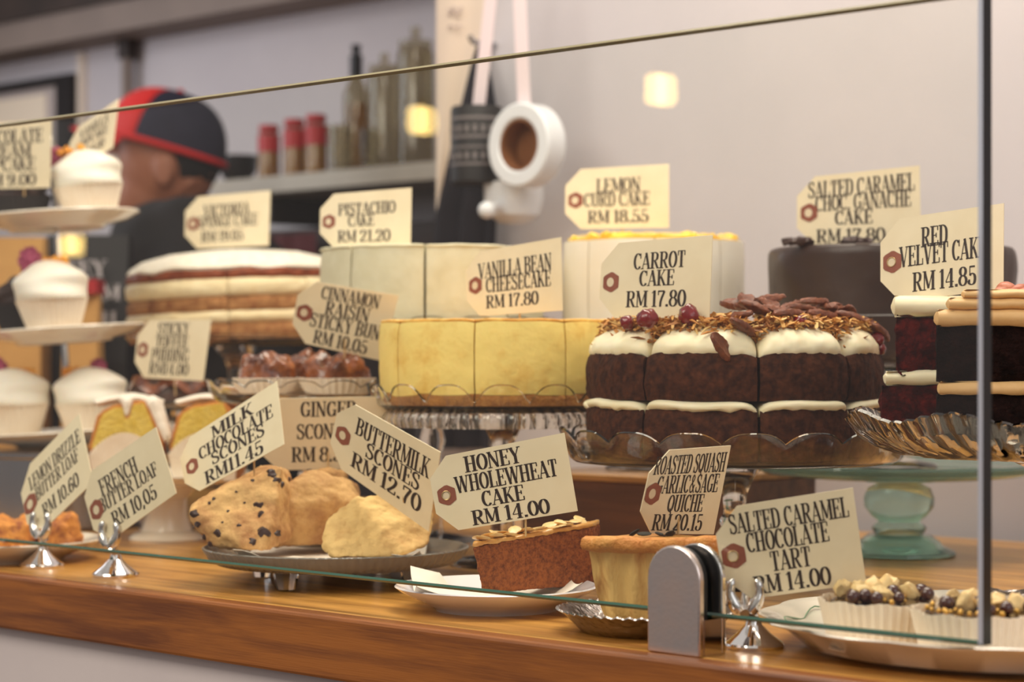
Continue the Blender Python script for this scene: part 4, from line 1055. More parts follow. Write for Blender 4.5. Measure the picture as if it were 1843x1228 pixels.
tag(fw, 'crumpled grey foil behind the chocolate tarts at the right edge', 'foil')
for i, (dx, dy, w, d) in enumerate(((-0.055, -0.055, 0.05, 0.03),)):
    mb = MB(); g = []
    for a in range(13):
        g.append([(-0.045 + 0.007 * a, -0.02 + 0.006 * b + 0.003 * math.sin(a * 0.5), 0.0006 + 0.004 * max(0, (abs(a - 6) / 6) ** 3) + 0.002 * (b / 6) ** 2) for b in range(7)])
    mb.sheet(g, 0.0004)
    # a leaf of loose baking paper under the first tart
    tag(obj('paper_liner', mb, 'paper_white', None, at(1612, 1.482, 0.0084), (0, 0, -0.2)), 'flat piece of baking paper under the chocolate tarts', 'baking paper')

# --- honey cake slice
hp = plate('plate', 'white saucer under the honey cake slice and its napkin', at(893, 1.812), 0.0865, 0.02, 'ceramic_cool', 0.6)
g = []
for i in range(17):
    row = []
    for j in range(13):
        x, y = -0.078 + 0.0095 * i, -0.058 + 0.0095 * j
        r = math.hypot(x, y)
        z = 0.0085 + max(0, r - 0.05) * 0.30 + 0.004 * max(0, -x / 0.07) ** 2 * (0.5 + 0.5 * math.sin(j * 0.9)) + (0.010 * max(0, (j - 9) / 3) ** 2 if i < 4 else 0) + (0.006 * max(0, (i - 13) / 3) ** 2)
        row.append((x * 0.9, y * 0.95, z))
    g.append(row)
nap = thing('paper_napkin', 'white printed paper napkin under the honey cake slice', 'napkin', at(893, 1.812))
obj('sheet', MB().sheet(g, 0.0005), 'napkin', nap, (0, 0, 0), (0, 0, 0.1))
mb = MB(); polys, ln = write_line('CAKES')
for p in polys: mb.add([(-0.052 + 0.05 * x / ln, -0.040 + 0.012 * y, 0.0117 + 0.006 * (1 - y) - 0.002) for x, y in p], [tuple(range(len(p)))])
hp1 = obj('print_mark', MB().tube([(-0.05 + 0.004 * i, -0.036 + 0.003 * math.sin(i * 1.9), 0.0126 + 0.0002 * (10 - i)) for i in range(12)], 0.0006, 5), 'napkin_print', nap)
hs = thing('honey_cake_slice', 'brown honey wholewheat cake slice with flaked almonds on top', 'cake slice', P(960, 1060, 1.81))
ho = Vector(hs.location)
A, B_, A2, B2 = P(868, 1070, 1.778), P(1072, 1052, 1.85), P(850, 985, 1.773), P(1068, 948, 1.85)
dv = Vector((0.012, 0.060, 0))
pts = [q - ho for q in (A, B_, A2, B2, A + dv, B_ + dv * 0.6, A2 + dv, B2 + dv * 0.6)]
crumb = organic('crumb', pts, 'honey_sponge', hs, 0.0018, 3, 0.0008, 90, seed=2, fine=0.0007)
top = organic('glazed_top', [p + Vector((0, 0, -0.0006)) for p in (pts[2], pts[3], pts[6], pts[7])] + [p + Vector((0, 0, 0.0035)) for p in (pts[2], pts[3], pts[6], pts[7])], 'honey_glaze', hs, 0.0015, 2, 0.0012, 120, seed=3)
rnd = random.Random(21)
for i in range(22):
    s, t = rnd.random() * 0.8 + 0.04, rnd.random()
    q = (pts[2] * (1 - s) + pts[3] * s) * (1 - t) + (pts[6] * (1 - s) + pts[7] * s) * t
    mb = MB().ball((0, 0, 0), (0.0085, 0.0058, 0.0009), 2, 0.1, 2, None, i)
    obj('almond_flake', mb, 'almond', hs, q + Vector((0, 0, 0.0045 + 0.002 * rnd.random())), (rnd.uniform(-0.45, 0.45), rnd.uniform(-0.45, 0.45), rnd.uniform(0, 6)))

# --- quiche in its foil tin
tin = thing('foil_tray', 'round crimped foil tray under the quiche slice', 'foil tray', at(1166, 1.668))
def crimp(a, k, r, z):
    if k in (3, 4, 5, 6): return r + 0.0012 * math.cos(a * 48), z + 0.0008 * math.cos(a * 48)
    return r, z
obj('tray', MB().lathe([(0, 0), (0.052, 0), (0.058, 0.006), (0.066, 0.0145), (0.0705, 0.0165), (0.0715, 0.0172), (0.0702, 0.0182), (0.0655, 0.016), (0.0565, 0.0072), (0.051, 0.0008), (0, 0.0008)], 288, fn=crimp), 'foil', tin, smooth=60)
qc = thing('quiche_slice', 'tall deep quiche slice with fluted golden crust in a foil tray', 'quiche', at(1176, 1.725, 0.002))
QR = 0.086
def qf(a, k, r, z):
    if r > 0.05:
        fl = 0.0022 * math.cos(a * 24) * min(1, z / 0.02)
        return r + fl + 0.0018 * nz((math.sin(a) * r, math.cos(a) * r, z), 50), z + 0.001 * nz((a, z, 1), 9)
    return r, z
prof = [(0.002, 0.0015), (QR * 0.6, 0.0012), (QR * 0.62, 0.001)] + [(QR * (0.64 + 0.30 * (i / 12) ** 0.55), 0.0015 + 0.0605 * i / 12) for i in range(13)] + [(QR * 0.9, 0.064), (QR * 0.5, 0.065), (0.002, 0.065)]
obj('crust', MB().lathe(prof, 90, R(-42), R(42), fn=qf), 'pastry', qc, smooth=60)
def lf(a, k, r, z): return r + 0.0022 * nz((math.sin(a) * r, math.cos(a) * r, z), 55) + 0.0006 * math.cos(a * 24), z + 0.0016 * nz((math.sin(a) * r, math.cos(a) * r, z), 70, 3)
lp = [(QR * 0.86, 0.0615), (QR * 0.95, 0.0605), (QR * 1.03, 0.0625), (QR * 1.06, 0.0665), (QR * 1.05, 0.071), (QR * 1.0, 0.0735), (QR * 0.92, 0.073), (QR * 0.87, 0.070)]
obj('crust_rim', MB().lathe(lp + [lp[0]], 90, R(-42), R(42), fn=lf), 'pastry_golden', qc, smooth=60, label='thick golden rim of the crust')
obj('filling', MB().lathe([(0.002, 0.0648), (QR * 0.88, 0.0648), (QR * 0.88, 0.068), (QR * 0.5, 0.0705), (0.002, 0.0705)], 40, R(-42), R(42), fn=lambda a, k, r, z: (r, z + (0.001 * nz((math.sin(a) * r, math.cos(a) * r, z), 60) if z > 0.066 else 0))), 'quiche_top', qc)
for i, (x, y) in enumerate(((-0.012, -0.075), (0.0, -0.079), (0.008, -0.074), (-0.02, -0.07))):
    obj('herb_leaf', MB().ball((0, 0, 0), (0.006, 0.0035, 0.0012), 2, 0.3, 2, seed=i), 'herb', qc, (x, y, 0.0755), (0.3, 0.2 * i, i))

# --- scones on the footed glass platter
SPX, SPY = 605, 2.035
pl = thing('platter', 'round smoky glass platter on short feet under the scones', 'platter', at(SPX, SPY))
def rib(a, k, r, z):
    if 2 <= k <= 5: return r + 0.0008 * math.cos(a * 90), z
    return r, z
obj('dish', MB().lathe([(0, 0.0165), (0.098, 0.0165), (0.112, 0.0185), (0.121, 0.0245), (0.1255, 0.0315), (0.1265, 0.0335), (0.125, 0.0345), (0.122, 0.033), (0.117, 0.0275), (0.108, 0.0228), (0.095, 0.0215), (0, 0.0215)], 360, fn=rib), 'smoky_glass', pl, smooth=40)
for a in (-28, 62, 152, 242):
    c = (0.085 * math.sin(R(a)), -0.085 * math.cos(R(a)))
    obj('foot', MB().lathe([(0, 0), (0.0075, 0), (0.0085, 0.001), (0.0125, 0.0163), (0, 0.0163)], 8), 'clear_glass', pl, (c[0], c[1], 0), smooth=20)
g = []
for i in range(21):
    row = []
    for j in range(15):
        x, y = -0.086 + 0.0085 * i, -0.088 + 0.0122 * j
        z = 0.0245 + (0.006 * abs(math.sin(i * 0.62 + 0.8)) if j < 3 else 0) + max(0, math.hypot(x, y) - 0.092) * 0.35
        row.append((x, y - 0.012 * abs(math.sin(i * 0.55 + 0.9)) * (j < 2), z))
    g.append(row)
tag(obj('paper_liner', MB().sheet(g, 0.0005), 'napkin', None, at(SPX, SPY)), 'white paper lying under the scones on the glass platter', 'baking paper')
def scone(label, pts, m, seed, group='scones on the platter', chunks=(), name='scone', disp=0.0035, **k):
    c = sum(pts, Vector()) / len(pts); c.z = min(p.z for p in pts)
    th = thing(name, label, 'scone', c, group=group)
    body = organic('crumb', [p - c for p in pts], m, th, 0.0022, 9, disp, 42, seed=seed, fine=0.0008)
    t = surf(body)
    for i, (px, py, s) in enumerate(chunks):
        loc, n = hit(t, px, py)
        if loc: obj('chocolate_chunk', MB().ball((0, 0, 0), (s * 0.8, s * 0.8, s * 0.7), 2, 0.5, 1.6, seed=px), 'choc_chunk', th, loc - c - n * s * 0.45)
    return th
rnd = random.Random(9)
chk = [(488, 850, 0.007), (498, 862, 0.006), (508, 872, 0.0055), (520, 862, 0.0045), (466, 908, 0.0075), (470, 925, 0.006), (470, 955, 0.008), (455, 975, 0.006), (348, 925, 0.0065), (356, 945, 0.005), (392, 960, 0.007), (376, 906, 0.003), (385, 897, 0.003), (368, 968, 0.006), (380, 982, 0.005), (455, 865, 0.003), (410, 920, 0.0025), (430, 945, 0.0025), (400, 940, 0.002), (425, 885, 0.002), (440, 905, 0.0025), (500, 960, 0.006)]
scone('choc chip scone, leftmost on the platter, with dark chocolate chunks', [P(378, 985, 1.985), P(472, 996, 1.955), P(338, 915, 1.99), P(362, 895, 2.0), P(482, 834, 2.03), P(508, 842, 2.0), P(500, 985, 1.975), P(348, 940, 1.985),
       P(400, 975, 2.07), P(540, 960, 2.07), P(520, 850, 2.08), P(370, 900, 2.07)], 'scone', 1, chunks=chk)
scone('browned scone in the middle of the platter, behind the pale front scone', [P(490, 985, 2.03), P(590, 982, 2.045), P(655, 905, 2.05), P(612, 858, 2.06), P(560, 846, 2.06), P(482, 905, 2.015), P(520, 865, 2.03),
       P(500, 970, 2.11), P(660, 965, 2.12), P(640, 870, 2.12), P(540, 860, 2.12)], 'scone', 2)
scone('pale buttermilk scone at the front of the platter', [P(578, 985, 1.945), P(600, 1006, 1.925), P(705, 1006, 1.935), P(772, 982, 1.965), P(778, 925, 1.99), P(735, 893, 1.99), P(640, 890, 1.98), P(585, 935, 1.955),
       P(620, 975, 2.035), P(765, 970, 2.05), P(705, 905, 2.045)], 'scone_pale', 3)
scone('scone at the back of the platter, only its top showing', [P(540, 975, 2.135), P(640, 975, 2.135), P(545, 845, 2.14), P(625, 846, 2.14), P(560, 962, 2.17), P(640, 962, 2.17), P(560, 850, 2.17), P(620, 850, 2.17)], 'scone', 5, chunks=((540, 850, 0.004), (556, 848, 0.004)))

# --- pastry plate at the far left
plate('plate', 'white plate at the left edge holding crumbly golden pastry', at(6, 2.262), 0.105, 0.0215, 'ceramic', 0.6)
def crumbly(label, px0, px1, Y, z0, ztop, seed):
    c = at((px0 + px1) / 2, Y, z0); w = (px1 - px0) / FPX * Y / 2
    mb = MB(); rnd = random.Random(seed)
    for i in range(26):
        s = rnd.uniform(0.006, 0.012)
        mb.ball((rnd.uniform(-w, w) * 0.88, rnd.uniform(-0.028, 0.028), rnd.uniform(0.2, 1) * (ztop - z0) - s * 0.5), s, 1, 0.3, 2, seed=i)
    o = organic('crumble_pastry', [(x * w * 0.9, y * 0.03, z * (ztop - z0) * 0.75) for x in (-1, 1) for y in (-1, 1) for z in (0, 1)], 'crumble', None, 0.003, 3, 0.004, 70, c, extra=mb, seed=seed, fine=0.001)
    return tag(o, label, 'pastry', 'crumble pastries')
crumbly('golden crumble pastry cut by the left edge of the photo', -55, 68, 2.262, 0.0085, 0.052, 1)
crumbly('brown crumble pastry behind the lemon drizzle card holder', 78, 136, 2.268, 0.0145, 0.046, 2)

# ------------------------------------------------------------------ loaf slices on a white pedestal
LFX, LFY = 300, 2.50
lp_ = thing('pedestal_plate', 'white pedestal plate under the lemon loaf slices', 'cake stand', at(LFX, LFY))
obj('plate', MB().lathe([(0, 0.066), (0.06, 0.066), (0.09, 0.070), (0.1, 0.077), (0.101, 0.079), (0.099, 0.080), (0.088, 0.0745), (0, 0.0735)], 72), 'ceramic', lp_)
obj('stem', MB().lathe([(0, 0.012), (0.030, 0.012), (0.024, 0.03), (0.024, 0.05), (0.040, 0.0658), (0, 0.0658)], 48), 'ceramic', lp_)
obj('foot', MB().lathe([(0, 0), (0.043, 0), (0.0445, 0.003), (0.041, 0.007), (0.030, 0.0118), (0, 0.0118)], 60), 'ceramic', lp_)
def loaf_slice(label, px0, px1, notch, Y, seed, yaw):
    c = at((px0 + px1) / 2, Y, 0.0738)
    th = thing('loaf_cake_slice', label, 'cake slice', c, (0, 0, yaw), 'lemon loaf slices')
    w = (px1 - px0) / FPX * Y / 2
    h = 0.097
    def outline(k, ins=0.0):
        p = [(-w * 0.9 + ins, 0.001), (w * 0.9 - ins, 0.001), (w + 0.002 - ins, h * 0.45)]
        p += [(w * 0.72 - ins, h * 0.84 - ins), (w * 0.5, h * 0.95 - ins), (w * 0.2, h * 0.93 - ins)]
        if k: p += [(w * 0.1, h * 0.78 - ins), (0.0, h * 0.76 - ins), (-w * 0.08, h * 0.9 - ins)]
        p += [(-w * 0.3, h * 0.9 - ins), (-w * 0.62, h * 0.83 - ins), (-w * 0.8 + ins, h * 0.76 - ins), (-w - 0.001 + ins, h * 0.4)]
        return p
    crust = MB().prism(outline(notch), -0.019, 0.02); obj('crust', crust, 'loaf_crust', th, smooth=0, bevel=0.002)
    obj('crumb', MB().prism(outline(notch, 0.004), -0.0205, 0.0215), 'loaf_crumb', th, smooth=0, bevel=0.0008)
    mb = MB()
    for i in range(14):
        t = i / 13; x = -w * 0.75 + 1.55 * w * t
        mb.ball((x, 0.0, h * (0.92 + 0.06 * math.sin(t * 3))), (0.011, 0.021, 0.005), 1)
    if notch:
        for i in range(5): mb.ball((w * 0.02, -0.012, h * (0.93 - 0.035 * i)), (0.0085 - 0.0011 * i, 0.013, 0.006), 1)
        for i in range(9): mb.ball((w * (0.72 + 0.05 * i), -0.008, h * (0.92 - 0.05 * i)), (0.012 - 0.0006 * i, 0.016, 0.009), 1)
    me = mesh_of('icing', mb, 0)
    remesh('icing', me, 'drip_icing', th, 0.002, 5, 0.001, 60, seed=seed)
    g = []
    n = 60
    for i in range(n + 1):
        t = i / n; x = (-1 + 2 * t) * (w * 0.98)
        hh = 0.03 + 0.025 * math.sin(math.pi * t) ** 0.8
        row = []
        for j in range(7):
            f = j / 6
            row.append((x * (0.9 + 0.1 * f), -0.0235 - 0.004 * f - 0.0012 * (f + 0.2) * math.cos(i * math.pi / 1.5), hh * f))
        g.append(row)
    mb = MB().sheet(g, 0.0004)
    g2 = [[(p[0], -p[1], p[2]) for p in row] for row in g]
    cs = obj('paper_case', mb, 'paper_white', th, smooth=70)
    obj('paper_back', MB().sheet(g2, 0.0004), 'paper_white', cs, smooth=70)
loaf_slice('lemon loaf slice with white icing running down a notch, above the french butter loaf tag', 166, 294, True, 2.455, 1, 0.05)
loaf_slice('lemon loaf slice half hidden behind the milk chocolate scones tag', 312, 440, False, 2.46, 2, -0.1)

# ------------------------------------------------------------------ sticky buns
BX, BY, BZ = 560, 2.34, 0.171
glass_stand('scalloped clear glass stand under the sticky buns', BX, BY, BZ, 0.112, 16, rise=0.012, lob=0.008)
def bun(label, px, Y, s, seed):
    c = at(px, Y, BZ); th = thing('sticky_bun', label, 'bun', c, group='cinnamon raisin sticky buns')
    mb = MB(); rnd = random.Random(seed)
    for i in range(14):
        a = rnd.uniform(0, 6.28); q = s * 0.78 * math.sqrt(rnd.random())
        mb.ball((q * math.cos(a), q * math.sin(a), 0.024 + 0.016 * (1 - (q / s) ** 2) + rnd.uniform(-0.003, 0.004)), rnd.uniform(0.008, 0.014), 1, 0.3, 2, seed=i)
    pts = [(s * math.cos(a) * f, s * math.sin(a) * f, z) for a in [i * 0.52 for i in range(12)] for f, z in ((0.8, 0.002), (0.95, 0.018), (0.85, 0.032))]
    organic('dough', pts, 'sticky_bun', th, 0.0028, 3, 0.003, 70, extra=mb, seed=seed, fine=0.0008)
    n = 32
    prof = [(s * 0.86, 0.0004), (s * 1.02, 0.0205), (s * 1.04, 0.0205), (s * 0.89, 0.0)]
    obj('paper_case', MB().lathe([(0, 0), (s * 0.86, 0), (s * 1.06, 0.021), (s * 1.045, 0.0212), (s * 0.85, 0.0008), (0, 0.0008)], 192, fn=lambda a, k, r, z: (r + (0.0012 * math.cos(a * n) if r > 0.02 else 0), z)), 'paper_white', th, smooth=60)
bun('glossy sticky bun in white paper, left of the cinnamon raisin tag', 480, 2.32, 0.0345, 1)
bun('dark glossy sticky bun under the cinnamon raisin tag', 607, 2.31, 0.039, 2)
bun('sticky bun at the back of the stand, behind the cinnamon raisin tag', 560, 2.395, 0.034, 3)

# ------------------------------------------------------------------ sticky toffee pudding
glass_stand('small clear glass stand under the dark toffee pudding', 302, 2.66, 0.155, 0.062, 0, rise=0.006, wall=0.008, base_r=0.035, stem_r=0.008)
pd = thing('toffee_pudding', 'dark brown domed toffee pudding below its price tag', 'pudding', at(302, 2.66, 0.155))
obj('pudding', MB().lathe([(0, 0), (0.040, 0), (0.0475, 0.006), (0.0475, 0.018), (0.043, 0.03), (0.03, 0.0385), (0.015, 0.041), (0, 0.0415)], 64, fn=lambda a, k, r, z: (r * (1 + 0.05 * nz((math.sin(a), math.cos(a), z * 30), 3)), z + 0.002 * nz((r * math.sin(a), r * math.cos(a), z), 60))), 'pudding', pd)
obj('toffee_sauce', MB().lathe([(0, 0.0418), (0.018, 0.0412), (0.032, 0.0385), (0.0445, 0.031), (0.0495, 0.020), (0.0485, 0.019), (0.043, 0.029), (0.030, 0.037), (0, 0.040)], 64, fn=lambda a, k, r, z: (r * (1 + 0.04 * nz((math.sin(a), math.cos(a), z * 30), 3)), z + (0.006 * math.sin(a * 6) if r > 0.044 else 0))), 'sticky_bun', pd)

# ------------------------------------------------------------------ three tier stand with cupcakes
TX, TY = 128, 2.74
LEAN = R(-3.8)
tb = thing('metal_riser', 'round stainless steel riser drum under the tiered cupcake stand', 'riser', at(TX, TY))
obj('drum', MB().lathe([(0, 0), (0.110, 0), (0.116, 0.004), (0.116, 0.088), (0.119, 0.091), (0.119, 0.096), (0.116, 0.098), (0, 0.098)], 80), 'steel', tb, smooth=30)
tl = Vector((tb.location.x, tb.location.y, 0.1065))
ts = thing('tiered_stand', 'white three tier cupcake stand with slim steel pole at the left', 'tiered stand', tl, (0, LEAN, 0))
tiers = [(0.0, 0.122), (0.130, 0.106), (0.276, 0.107)]
for zt, rr in tiers:
    obj('tier_plate', MB().lathe([(0, zt + 0.001), (rr * 0.5, zt), (rr * 0.52, zt - 0.003), (rr * 0.56, zt - 0.003), (rr * 0.6, zt + 0.001), (rr * 0.85, zt + 0.006), (rr, zt + 0.0145), (rr - 0.001, zt + 0.0165), (rr * 0.84, zt + 0.0095), (rr * 0.55, zt + 0.005), (0, zt + 0.005)], 90), 'ceramic', ts, smooth=40)
obj('pole', MB().tube([(0, 0, 0.005), (0, 0, 0.365)], 0.0042, 14), 'chrome', ts, label='slim bright steel pole')
obj('finial', MB().lathe([(0, 0.352), (0.007, 0.352), (0.0085, 0.357), (0.006, 0.361), (0.005, 0.364), (0.0035, 0.37), (0.0038, 0.385), (0.002, 0.392), (0, 0.393)], 24), 'chrome', ts)
def tier_pt(dx, dy, zt):
    return tl + Euler((0, LEAN, 0)).to_matrix() @ Vector((dx, dy, zt))
def cupcake(label, i, px, Y, dark=False, s=1.0, rasp=(), orange=(), case_h=0.042, dome=0.042, tilt=0.0):
    zt = tiers[i][0] + 0.0052
    Y -= 0.04
    wx = (px - W / 2) / FPX * Y
    dx = (wx - tl.x) + (zt) * 0.066
    dy = Y - TY
    if i == 2: pass
    c = tier_pt(dx, dy, zt + 0.0042 * max(0, (math.hypot(dx, dy) + 0.035 - tiers[i][1] * 0.55) / 0.04))
    th = thing('cupcake', label, 'cupcake', c, (0, LEAN + tilt, 0), 'cupcakes on the tiered stand')
    n = 34; r0, r1 = 0.029 * s, 0.042 * s
    prof = [(0, 0), (r0, 0)] + [(r0 + (r1 - r0) * k / 6, case_h * k / 6) for k in range(1, 7)] + [(r1 - 0.0012 - (r1 - r0) * k / 6, case_h - (case_h - 0.001) * k / 6) for k in range(0, 7)] + [(0, 0.001)]
    obj('paper_case', MB().lathe(prof, 204, fn=lambda a, k, r, z: (r + (0.0011 * (0.4 + z / case_h) * math.cos(a * n) if r > 0.01 else 0), z)), 'dark_case' if dark else 'paper_white', th, smooth=60)
    obj('sponge', MB().lathe([(0, 0.002), (r0 - 0.002, 0.002), (r1 - 0.003, case_h - 0.003), (r1 - 0.002, case_h + 0.002), (0, case_h + 0.003)], 40), 'cupcake_chocolate' if dark else 'cupcake_sponge', th)
    if dark:
        mb = MB(); rnd = random.Random(px)
        for q in range(34):
            a = rnd.uniform(0, 6.28); rr = 0.038 * s * math.sqrt(rnd.random())
            mb.ball((rr * math.cos(a), rr * math.sin(a), case_h + 0.004 + dome * 0.8 * (1 - (rr / (0.042 * s)) ** 2)), (0.008, 0.008, 0.006), 1, 0.5, 2, seed=q)
        mb.lathe([(0, case_h + 0.001), (0.038 * s, case_h + 0.001), (0.034 * s, case_h + dome * 0.3), (0.02 * s, case_h + dome * 0.75), (0, case_h + dome * 0.85)], 24)
        remesh('frosting', mesh_of('f', mb, 0), 'cupcake_chocolate', th, 0.0025, 1, 0.002, 80, seed=px)
    else:
        pr = [(0, case_h + 0.0012), (0.039 * s, case_h + 0.0012)]
        for k in range(1, 22):
            t = k / 21
            rr = 0.0435 * s * (0.97 + 0.06 * math.sin(t * 3.0)) * (1 - t ** 3.2) ** 0.55 * (1 + 0.025 * math.sin(t * 14))
            pr.append((max(rr, 0.0), case_h - 0.004 + (dome + 0.008) * t))
        obj('frosting', MB().lathe(pr, 60, fn=lambda a, k, r, z: (r + (0.0022 * math.sin(2 * a + z * 160) * min(1, r / 0.02) if r > 0.004 else 0), z)), 'cupcake_cream', th, smooth=80)
    for q, (x, y, z, sz) in enumerate(rasp):
        mb = MB().ball((0, 0, 0), (sz, sz, sz * 1.25), 3)
        for k in range(30):
            u = -1 + 2 * (k + 0.5) / 30; a = k * 2.4
            mb.ball((sz * math.sqrt(1 - u * u) * math.cos(a), sz * math.sqrt(1 - u * u) * math.sin(a), sz * 1.25 * u), sz * 0.32, 1)
        obj('raspberry', mb, 'raspberry', th, (x, y, z))
    for q, (x, y, z, sz) in enumerate(orange):
        mb = MB(); rnd = random.Random(q + px)
        for k in range(12): mb.ball((rnd.uniform(-sz, sz), rnd.uniform(-sz * 0.6, sz * 0.6), rnd.uniform(-sz * 0.3, sz * 0.35)), sz * 0.38, 1, 0.4, 2, seed=k)
        obj('candied_orange', mb, 'candied_orange', th, (x, y, z), smooth=0)
cupcake('white cupcake with orange and raspberry, on the top tier', 2, 166, 2.77, s=1.03, rasp=((-0.036, 0.0, 0.082, 0.0105),), orange=((-0.014, -0.004, 0.087, 0.014),), tilt=-0.06, dome=0.043)
cupcake('dark chocolate cupcake, left on the top tier', 2, 36, 2.78, True, s=0.98, dome=0.028, case_h=0.033)
cupcake('white cupcake with raspberry and candied orange, on the middle tier', 1, 99, 2.725, s=1.05, rasp=((-0.023, 0.0, 0.094, 0.0125),), orange=((0.008, -0.004, 0.0885, 0.0145),), case_h=0.044, dome=0.046, tilt=-0.02)
cupcake('dark chocolate cupcake behind the white one, on the middle tier', 1, 44, 2.815, True, s=0.92, dome=0.036)
cupcake('white cupcake with raspberry, left on the bottom tier', 0, 24, 2.76, s=1.12, rasp=((-0.016, 0.004, 0.088, 0.012),), orange=((0.022, 0.004, 0.083, 0.009),), case_h=0.044, dome=0.042)
cupcake('white cupcake in wide paper, right on the bottom tier', 0, 168, 2.77, s=1.05, rasp=((0.012, 0.0, 0.086, 0.0095),), orange=((-0.016, -0.004, 0.084, 0.013),), case_h=0.044, dome=0.042)

# ------------------------------------------------------------------ paper bags behind the tiers
def bag(name, label, px0, px1, ptop, Y, m, depth=0.09):
    x0, x1 = (px0 - W / 2) / FPX * Y, (px1 - W / 2) / FPX * Y
    z1 = CAMZ - (ptop - HOR) / FPX * Y
    c = Vector(((x0 + x1) / 2, Y, 0)); w = (x1 - x0) / 2
    th = thing(name, label, 'paper bag', c)
    mb = MB(); n = 8
    g = []
    for sgn in (0, 1):
        pass
    vs, fs = [], []
    for k in range(n + 1):
        t = k / n; d = depth / 2 * (1 - 0.75 * max(0, t - 0.55) / 0.45); ww = w * (1 + 0.02 * math.sin(t * 5))
        for x, y in ((-ww, -d), (0, -d * 1.06), (ww, -d), (ww * 0.97, 0), (ww, d), (0, d * 1.06), (-ww, d), (-ww * 0.97, 0)): vs.append((x, y, z1 * t))
    for k in range(n):
        for j in range(8): fs.append((k * 8 + j, k * 8 + (j + 1) % 8, (k + 1) * 8 + (j + 1) % 8, (k + 1) * 8 + j))
    fs += [tuple(reversed(range(8))), tuple(n * 8 + j for j in range(8))]
    obj('body', MB().add(vs, fs), m, th, smooth=0)
    return th, c, depth
k1, kc, kd = bag('paper_bag', 'large plain kraft paper bag behind the tiered stand at the left edge', -60, 84, 428, 3.42, 'kraft', 0.10)
bb, bc, bd = bag('printed_bag', 'black printed bag with pale letters behind the tiered stand', 88, 236, 424, 3.50, 'black_box', 0.10)
def bag_text(txt, px0, px1, py0, py1):
    mb = MB(); polys, ln = write_line(txt)
    yy = 3.50 - bd / 2 - 0.006
    for p in polys:
        q = []
        for x, y in p:
            w_ = P(px0 + (px1 - px0) * x / ln, py1 + (py0 - py1) * y, yy); q.append(w_ - bc)
        mb.add(q, [tuple(range(len(q)))])
    obj('lettering', mesh_of('lettering', mb, 0, 0), 'pale_print', bb)
bag_text('FEY', 120, 192, 468, 500); bag_text('M', 182, 216, 511, 541); bag_text('H', 182, 210, 560, 584)
k2, kc2, kd2 = bag('paper_bag', 'small kraft paper bag with a red band, in front of the black printed bag', 118, 181, 506, 3.36, 'kraft', 0.06)
p0, p1 = P(148, 506, 3.325), P(181.5, 528, 3.325)
obj('red_band', MB().box(-(181.5 - 117.5) / FPX * 3.36 / 2, (181.5 - 117.5) / FPX * 3.36 / 2, -0.0325, 0.0325, p1.z, p0.z + 0.003), 'red_print', k2, smooth=0, label='red band round the top of the bag')

# ------------------------------------------------------------------ behind the counter: shelf, jars, picture, cabinet
def rthing(name, label, cat, u, v, z=0.0, group=None): return thing(name, label, cat, uv(u, v, z), ROT, group)
def uof(px, v):
    p = PV(px, 600, v); return -0.7222 * p.x + 0.6917 * p.y
def zof(px, py, v): return PV(px, py, v).z
SV0, SV1 = 2.74, 2.998
su0, su1 = 2.325, uof(380, SV0)
SHZ = zof(620, 312, SV0 + 0.06)
sh = rthing('shelf', 'grey shelf board along the back wall holding the jars', 'shelf', 0, 0)
obj('board', MB().box(-su1, -su0, SV0, SV1, SHZ - 0.034, SHZ), 'shelf_grey', sh, smooth=0, bevel=0.002)
for u in (su0 + 0.15, su1 - 0.12): obj('bracket', MB().box(-u - 0.012, -u + 0.012, SV0 + 0.05, SV1, SHZ - 0.09, SHZ - 0.0342), 'dark_board', sh, smooth=0)
cab = rthing('base_cabinet', 'dark cabinet below the grey shelf in the work area', 'cabinet', 0, 0)
obj('body', MB().box(-su1 - 0.5, -su0, 2.84, 2.998, -0.95, SHZ - 0.10), 'dark_board', cab, smooth=0, bevel=0.002)
for i in range(3):
    a = su0 + 0.02 + i * 0.52
    d = obj('door', MB().box(-a - 0.5, -a, 2.822, 2.8395, -0.9, SHZ - 0.12), 'dark_board', cab, smooth=0, bevel=0.002)
    obj('handle', MB().tube([(-a - 0.06, 2.80, 0.0), (-a - 0.06, 2.80, 0.14)], 0.006, 10), 'steel', d)
cl_ = rthing('tea_towel', 'dark red towel hanging on the cabinet below the shelf', 'towel', uof(535, 2.79), 2.79)
g = [[(-0.07 + 0.14 * i / 12, -0.012 + 0.008 * math.sin(i * 1.3) * (1 - j / 12 * 0.4), SHZ - 0.115 - 0.30 * j / 12) for j in range(13)] for i in range(13)]
obj('cloth', MB().sheet(g, 0.003), 'maroon_cloth', cl_)
uc = rthing('wall_cabinet', 'dark topped wall cabinet with wide beige lower band across the top left', 'cabinet', 0, 0)
zb, zt_ = zof(300, 66, 3.0), zof(100, 24, 2.87)
obj('band', MB().box(-6.2, -2.32, 2.87, 2.998, zb, zt_), 'paint_beige', uc, smooth=0, label='wide beige lower band')
obj('body', MB().box(-6.2, -2.32, 2.86, 2.998, zt_ + 0.0005, zt_ + 0.5), 'dark_board', uc, smooth=0, label='dark upper part')
st = obj('pin', MB().ball((0, 0, 0), (0.012, 0.008, 0.012), 2), 'pin_red', None, PV(47, 82, 2.93)); tag(st, 'small red ball pin high on the wall at the top left', 'wall pin')
pp = rthing('wall_pipe', 'grey upright pipe on the back wall left of the cap', 'pipe', uof(226, 2.96), 2.965)
obj('pipe', MB().tube([(0, 0, 0.35), (0, 0, zb - 0.03)], 0.014, 16), 'paint_beige', pp)
obj('collar', MB().tube([(0, 0, zb - 0.045), (0, 0, zb - 0.001)], 0.023, 16), 'dark_board', pp)
pf = rthing('picture_frame', 'black framed picture on the wall at the left edge', 'picture frame', 0, 0)
